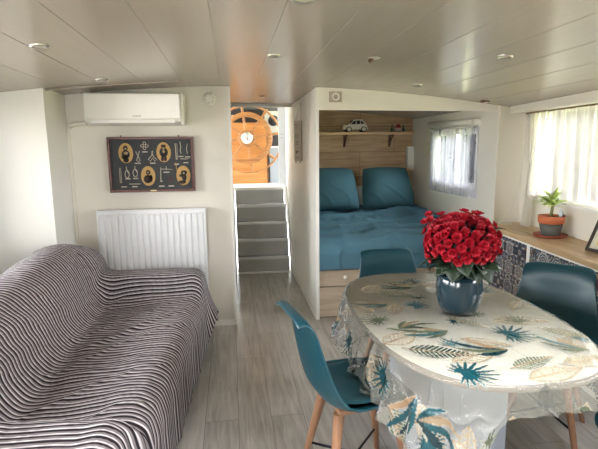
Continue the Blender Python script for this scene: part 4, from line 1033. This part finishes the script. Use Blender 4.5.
def petalled(seed):
    r = random.Random(seed); bm = BM()
    for layer, (n, L, W, tilt) in enumerate(((6, .027, .024, .25), (5, .019, .019, .75), (3, .011, .012, 1.15))):
        for k in range(n):
            a = 2 * PI * k / n + layer * .5 + r.uniform(-.15, .15); tl = tilt + r.uniform(-.15, .15)
            R = Matrix.Rotation(a, 4, 'Z') @ Matrix.Rotation(-tl, 4, 'Y')
            rows = []
            for i in range(5):
                t = i / 4; w = W * math.sin(PI * (t * .8 + .12)) * .6; x = L * t
                rows.append([bm.verts.new(R @ Vector((x, j * w, .25 * W * (abs(j) + .6 * t * t) + r.uniform(-.001, .001)))) for j in (-1, -.5, 0, .5, 1)])
            for A, B in zip(rows, rows[1:]):
                for j in range(4): bm.faces.new((A[j], B[j], B[j + 1], A[j + 1])).smooth = True
    t = bmesh.new(); bmesh.ops.create_icosphere(t, subdivisions=1, radius=.0035)
    for f in t.faces: f.material_index = 1
    bmesh.ops.translate(t, verts=t.verts, vec=(0, 0, .006)); me = bpy.data.meshes.new('t'); t.to_mesh(me); t.free(); bm.from_mesh(me); bpy.data.meshes.remove(me)
    return bm
protos = []
def place_bloom(k, p, nrm_, s):
    if len(protos) < 4:
        o = obj('bloom', petalled(len(protos)), [M_red, M_yel], fp); protos.append(o)
    else:
        o = protos[k % 4].copy(); COL.objects.link(o); o.parent = fp
    o.location = p; o.rotation_euler = (Matrix.Rotation(0, 3, 'Z') @ nrm_.to_track_quat('Z', 'Y').to_matrix() @ Matrix.Rotation(rnd.uniform(0, 6.28), 3, 'Z')).to_euler(); o.scale = (s, s, s)
cnt = 0
for k in range(118):
    z = 1 - 2 * (k + .5) / 128; a = k * 2.39996; rr = math.sqrt(max(0, 1 - z * z)); d = Vector((rr * math.cos(a), rr * math.sin(a), z))
    if d.z < -.55: continue
    if d.y > .55 and d.z < .2: continue
    if Vector((d.x + .05, d.y + .62, d.z - .78)).length < .2: continue      # gap with leaves
    j = rnd.uniform(.9, 1.08); p = DC + Vector((d.x * DR.x, d.y * DR.y, d.z * DR.z)) * j
    place_bloom(cnt, p, (d + Vector((rnd.uniform(-.3, .3), rnd.uniform(-.3, .3), rnd.uniform(-.1, .3)))).normalized(), rnd.uniform(.8, 1.08)); cnt += 1
for p in ((-.165, -.02, .455), (-.185, .0, .44), (-.16, .01, .475)): place_bloom(cnt, Vector(p), Vector((-.5, -.5, .7)).normalized(), .75); cnt += 1
obj('stray_stem', tube(BM(), [(-.165, -.005, .45), (-.14, 0, .37), (-.08, 0, .3)], .003, 6), M_leafd, fp)
inner = BM()
for k in range(110):
    z = 1 - 1.5 * (k + .5) / 110; a = k * 2.39996 + 1.1; rr = math.sqrt(max(0, 1 - z * z)); d = Vector((rr * math.cos(a), rr * math.sin(a), z))
    if Vector((d.x + .05, d.y + .62, d.z - .78)).length < .2: continue
    p = DC + Vector((d.x * DR.x, d.y * DR.y, d.z * DR.z)) * rnd.uniform(.84, .96)
    t = petalled(10 + k % 3); M_ = Matrix.Translation(p) @ d.to_track_quat('Z', 'Y').to_matrix().to_4x4() @ Matrix.Rotation(rnd.uniform(0, 6.28), 4, 'Z')
    bmesh.ops.transform(t, matrix=M_, verts=t.verts); me = bpy.data.meshes.new('t'); t.to_mesh(me); t.free(); inner.from_mesh(me); bpy.data.meshes.remove(me)
o = obj('inner_blooms', inner, [M_red, M_yel], fp); o['kind'] = 'stuff'
lf0 = None
for k in range(85):
    if lf0 is None:
        bm = leafmesh(.09, .085, .25, 7, .2); o = obj('leaf', bm, M_leafd, fp); s_ = o.modifiers.new('s', 'SOLIDIFY'); s_.thickness = .0012; lf0 = o
    else: o = lf0.copy(); COL.objects.link(o); o.parent = fp
    a = k * 2.399
    if k < 45: o.location = (.01 + (.07 if k % 2 else .11) * math.cos(a), (.07 if k % 2 else .11) * math.sin(a), rnd.uniform(.215, .27) + (0 if k % 2 else .02)); o.rotation_euler = Euler((rnd.uniform(-.6, .6), rnd.uniform(-.2, .6), a)); s = rnd.uniform(.8, 1.15)
    else: o.location = (.028 + .10 * math.cos(a), .10 * math.sin(a), rnd.uniform(.27, .40)); o.rotation_euler = Euler((rnd.uniform(-.6, .6), rnd.uniform(-1.3, -.2), a)); s = rnd.uniform(.6, .9)
    o.scale = (s, s, s)

# ------------------------------------------------------------------ chairs (local: seat faces +y)
def chair_shell():
    ctl = np.array([(.235, .432, .19, .00, .0), (.215, .452, .205, .01, .0), (.12, .452, .225, .03, 0), (0, .440, .235, .045, 0), (-.10, .436, .238, .052, 0), (-.165, .455, .234, .06, .25), (-.205, .505, .226, .06, .6),
                    (-.228, .58, .216, .045, .9), (-.243, .66, .202, .032, 1), (-.252, .73, .190, .02, 1), (-.258, .785, .182, .01, 1), (-.266, .820, .180, .004, 1), (-.280, .844, .176, .0, 1), (-.302, .852, .170, .0, 1), (-.322, .842, .160, .0, 1)])
    n = 56; d = np.r_[0, np.cumsum(np.hypot(*np.diff(ctl[:, :2], axis=0).T))]; t = np.linspace(0, d[-1], n)
    c = cat(ctl[:, :2], n); o = [np.interp(t, d, ctl[:, k]) for k in (2, 3, 4)]
    tg = np.gradient(c, axis=0); tg /= np.linalg.norm(tg, axis=1)[:, None]; nn = np.stack([tg[:, 1], -tg[:, 0]], -1)   # towards the sitter
    if nn[10, 1] < 0: nn = -nn
    s = np.linspace(-1, 1, 31); G = np.zeros((n, 31, 3))
    for i in range(n):
        ends = 1.0
        cr_ = o[1][i] * np.abs(s) ** 2.6
        # rounded corners at the front lip and the top edge
        pull = np.zeros_like(s)
        G[i, :, 0] = s * o[0][i]; G[i, :, 1] = c[i, 0] + nn[i, 0] * cr_; G[i, :, 2] = c[i, 1] + nn[i, 1] * cr_
    for i in range(n):
        q = t[i] / d[-1]
        k1 = max(0, (q - .86) / .14); G[i, :, 2] -= k1 * .02 * np.abs(s) ** 6
        k2 = max(0, (.08 - q) / .08); G[i, :, 1] -= k2 * .03 * np.abs(s) ** 4
    return G
def make_chair(label, loc, rz):
    t = thing('dining_chair', label, 'chair', (0, 0, 0), 0, 'teal dining chairs around the table')
    G = chair_shell(); sh_ = gridobj('shell', G, M_teal, parent=t, solid=.011, offset=0); bvl = sh_.modifiers.new('b', 'SUBSURF'); bvl.levels = 1; bvl.render_levels = 1
    a = np.linspace(-1, 1, 25); A, B = np.meshgrid(a, a); r = (np.abs(A) ** 3.2 + np.abs(B) ** 3.2) ** (1 / 3.2)
    mm = np.maximum(np.abs(A), np.abs(B)); k = np.where(r > 1e-6, mm / r, 1); PX, PY = A * k, B * k
    zz = .020 * (1 - np.clip(mm, 0, 1) ** 6) ** .45
    X_ = PX * .195; Y_ = PY * .185 + .025
    base = .448 + .06 * np.abs(X_ / .235) ** 2.6 + .03 * np.clip((-.04 - Y_) / .14, 0, 1) ** 2
    top_ = np.stack([X_, Y_, base + .004 + zz], -1); bot = np.stack([X_, Y_, base + .003 + 0 * zz], -1)
    gridobj('seat_pad', np.concatenate([top_, bot[::-1]], 0), M_tealpad, parent=t)
    for sx in (-1, 1):
        for sy in (-1, 1):
            bm = BM(); n = 7
            for i in range(1): pass
            rings = []
            for i in range(n):
                q = i / (n - 1); cx_ = sx * (.095 + .085 * q); cy_ = (.11 + .075 * q) * sy + (.02 if sy > 0 else -.01); z = .405 * (1 - q); w = .021 * (1 - q) + .012 * q
                if i == 0: w = .022
                rings.append([bm.verts.new((cx_ + w * a_, cy_ + w * b_, z)) for a_, b_ in ((-1, -.55), (-.55, -1), (.55, -1), (1, -.55), (1, .55), (.55, 1), (-.55, 1), (-1, .55))])
            for A_, B_ in zip(rings, rings[1:]):
                for j in range(8): bm.faces.new((A_[j], A_[(j + 1) % 8], B_[(j + 1) % 8], B_[j]))
            bm.faces.new(rings[0]); bm.faces.new(rings[-1][::-1]); bmesh.ops.recalc_face_normals(bm, faces=bm.faces)
            obj('leg', bm, M_beech, t, smooth=True, angle=50)
    bm = BM(); bx(bm, -.115, .115, -.125, .14, .402, .424, bev=.006); obj('under_frame', bm, M_beech, t)
    bm = BM(); z = .13; q = 1 - z / .405; px_, py_ = .095 + .085 * q, .11 + .075 * q
    tube(bm, [(-px_, -py_ - .01, z), (px_, py_ + .02, z)], .006, 8); tube(bm, [(px_, -py_ - .01, z + .002), (-px_, py_ + .02, z + .002)], .006, 8)
    obj('cross_brace', bm, M_black, t)
    t.location = loc; t.rotation_euler = (0, 0, rz)
    return t
ch0 = make_chair('teal shell chair in front, at the left long side of the table', (.535, 2.00, 0), math.radians(-90 + 10)); ch0.scale = (1.02, 1.02, 1.025)
dup(ch0, (1.06, 2.90, 0), math.radians(180), 'teal shell chair at the far end of the table, in front of the bed').scale = (1.05, 1, .985)
dup(ch0, (1.66, 2.24, 0), math.radians(180 - 42), 'teal shell chair on the right of the table, before the tiled cabinets')

dup(ch0, (1.63, 1.40, 0), math.radians(90), 'teal chair at the bottom right corner, only its seat edge in the picture')

# ------------------------------------------------------------------ outside
struct('ground_outside', bx(box(2.9, 40, -15, 40, -.2, .55), -40, -2.2, -15, 40, -.2, .55), mat('pale_gravel', (190, 184, 172), .9, var=.1, scale=3))
struct('ground_bank', prism(BM(), [(3.6, .55), (9, 1.15), (40, 1.5), (40, .5)], -12, 38, 'xz'), M_grass)
tag(obj('stone_wall', box(6.2, 6.6, -6, 22, .9, 1.32, bev=.03), M_stone), 'low grey stone wall on the bank seen through the curtains', 'wall')
def tree(x, y, h, label, seed):
    r = random.Random(seed); t = thing('tree', label, 'tree', (x, y, .9), 0, 'trees on the bank outside')
    bm = BM(); tube(bm, [(0, 0, 0), (.1, .05, h * .4), (0, 0, h)], [.18, .13, .07], 10)
    for k in range(5):
        a = r.uniform(0, 6.28); tube(bm, [(0, 0, h * (.5 + .08 * k)), (math.cos(a) * .9, math.sin(a) * .9, h * (.75 + .06 * k))], [.06, .02], 6)
    obj('trunk', bm, M_bark, t)
    bm = BM()
    for k in range(800):
        a = r.uniform(0, 6.28); rr = 1.8 * r.random() ** .5; z = h * .95 + r.gauss(0, .75); p = Vector((rr * math.cos(a), rr * math.sin(a), z)); s = r.uniform(.07, .16)
        d1 = Vector((r.gauss(0, 1), r.gauss(0, 1), r.gauss(0, 1))).normalized(); d2 = d1.orthogonal().normalized()
        bm.faces.new([bm.verts.new(p + d1 * s), bm.verts.new(p + d2 * s * .5), bm.verts.new(p - d1 * s), bm.verts.new(p - d2 * s * .5)])
    obj('crown', bm, M_leafo, t)
tree(10, 12, 3.0, 'leafy tree outside the right window', 1); tree(12, 17, 3.4, 'leafy tree outside the window beside the bed', 2)
tree(8.6, 6.0, 3.2, 'leaning leafy tree outside, near the right edge of the right window', 3); tree(13, 24, 3.4, 'distant leafy tree outside the window beside the bed', 4)

# ------------------------------------------------------------------ light
w = bpy.data.worlds.new('world'); scene.world = w; w.use_nodes = True; nt = w.node_tree
bg = nt.nodes['Background']; bg.inputs[0].default_value = (.98, .985, 1.0, 1); bg.inputs[1].default_value = 7.0
sun = bpy.data.lights.new('sun', 'SUN'); sun.energy = 5; sun.angle = .02; sun.color = (1, .95, .85); s_ = bpy.data.objects.new('sun', sun); COL.objects.link(s_)
s_.rotation_euler = Euler((math.radians(-55), 0, math.radians(3)))
def portal(c, n, w_, h_):
    l = bpy.data.lights.new('window_portal', 'AREA'); l.shape = 'RECTANGLE'; l.size = w_; l.size_y = h_; l.cycles.is_portal = True
    o = bpy.data.objects.new('window_portal', l); COL.objects.link(o); o.location = c
    o.rotation_euler = (-Vector(n)).to_track_quat('Z', 'Y').to_euler(); 
    return o
for (ya, yb) in ((2.15, 3.82), (-.3, 1.5)):
    yc = (ya + yb) / 2; portal((rw(yc) + .1, yc, 1.48), (-RN.x, -RN.y, 0), yb - ya, .76)
portal((-2.05, 2.55, 1.375), (1, 0, 0), 1.9, .95); portal((-2.05, .2, 1.375), (1, 0, 0), 1.6, .85)
portal((-1.25, -1.6, 1.375), (0, 1, 0), 1.2, 1.05); portal((.7, .6, 2.22), (0, 0, -1), 2.04, 1.14); portal((2.5, 4.985, 1.425), (-1, 0, 0), .97, .59); portal((-1.06, 7.1, 2.1), (1, 0, 0), .9, 1.0); portal((1.66, 7.25, 2.1), (-1, 0, 0), .9, 1.0)

scene.view_settings.view_transform = 'Standard'; scene.view_settings.look = 'None'; scene.view_settings.gamma = 1; scene.view_settings.use_curve_mapping = False
scene.view_settings.exposure = 1.5
scene.cycles.max_bounces = 10; scene.cycles.diffuse_bounces = 6; scene.cycles.transparent_max_bounces = 16; scene.cycles.caustics_reflective = False; scene.cycles.caustics_refractive = False
scene.cycles.sample_clamp_indirect = 6; scene.cycles.use_denoising = True
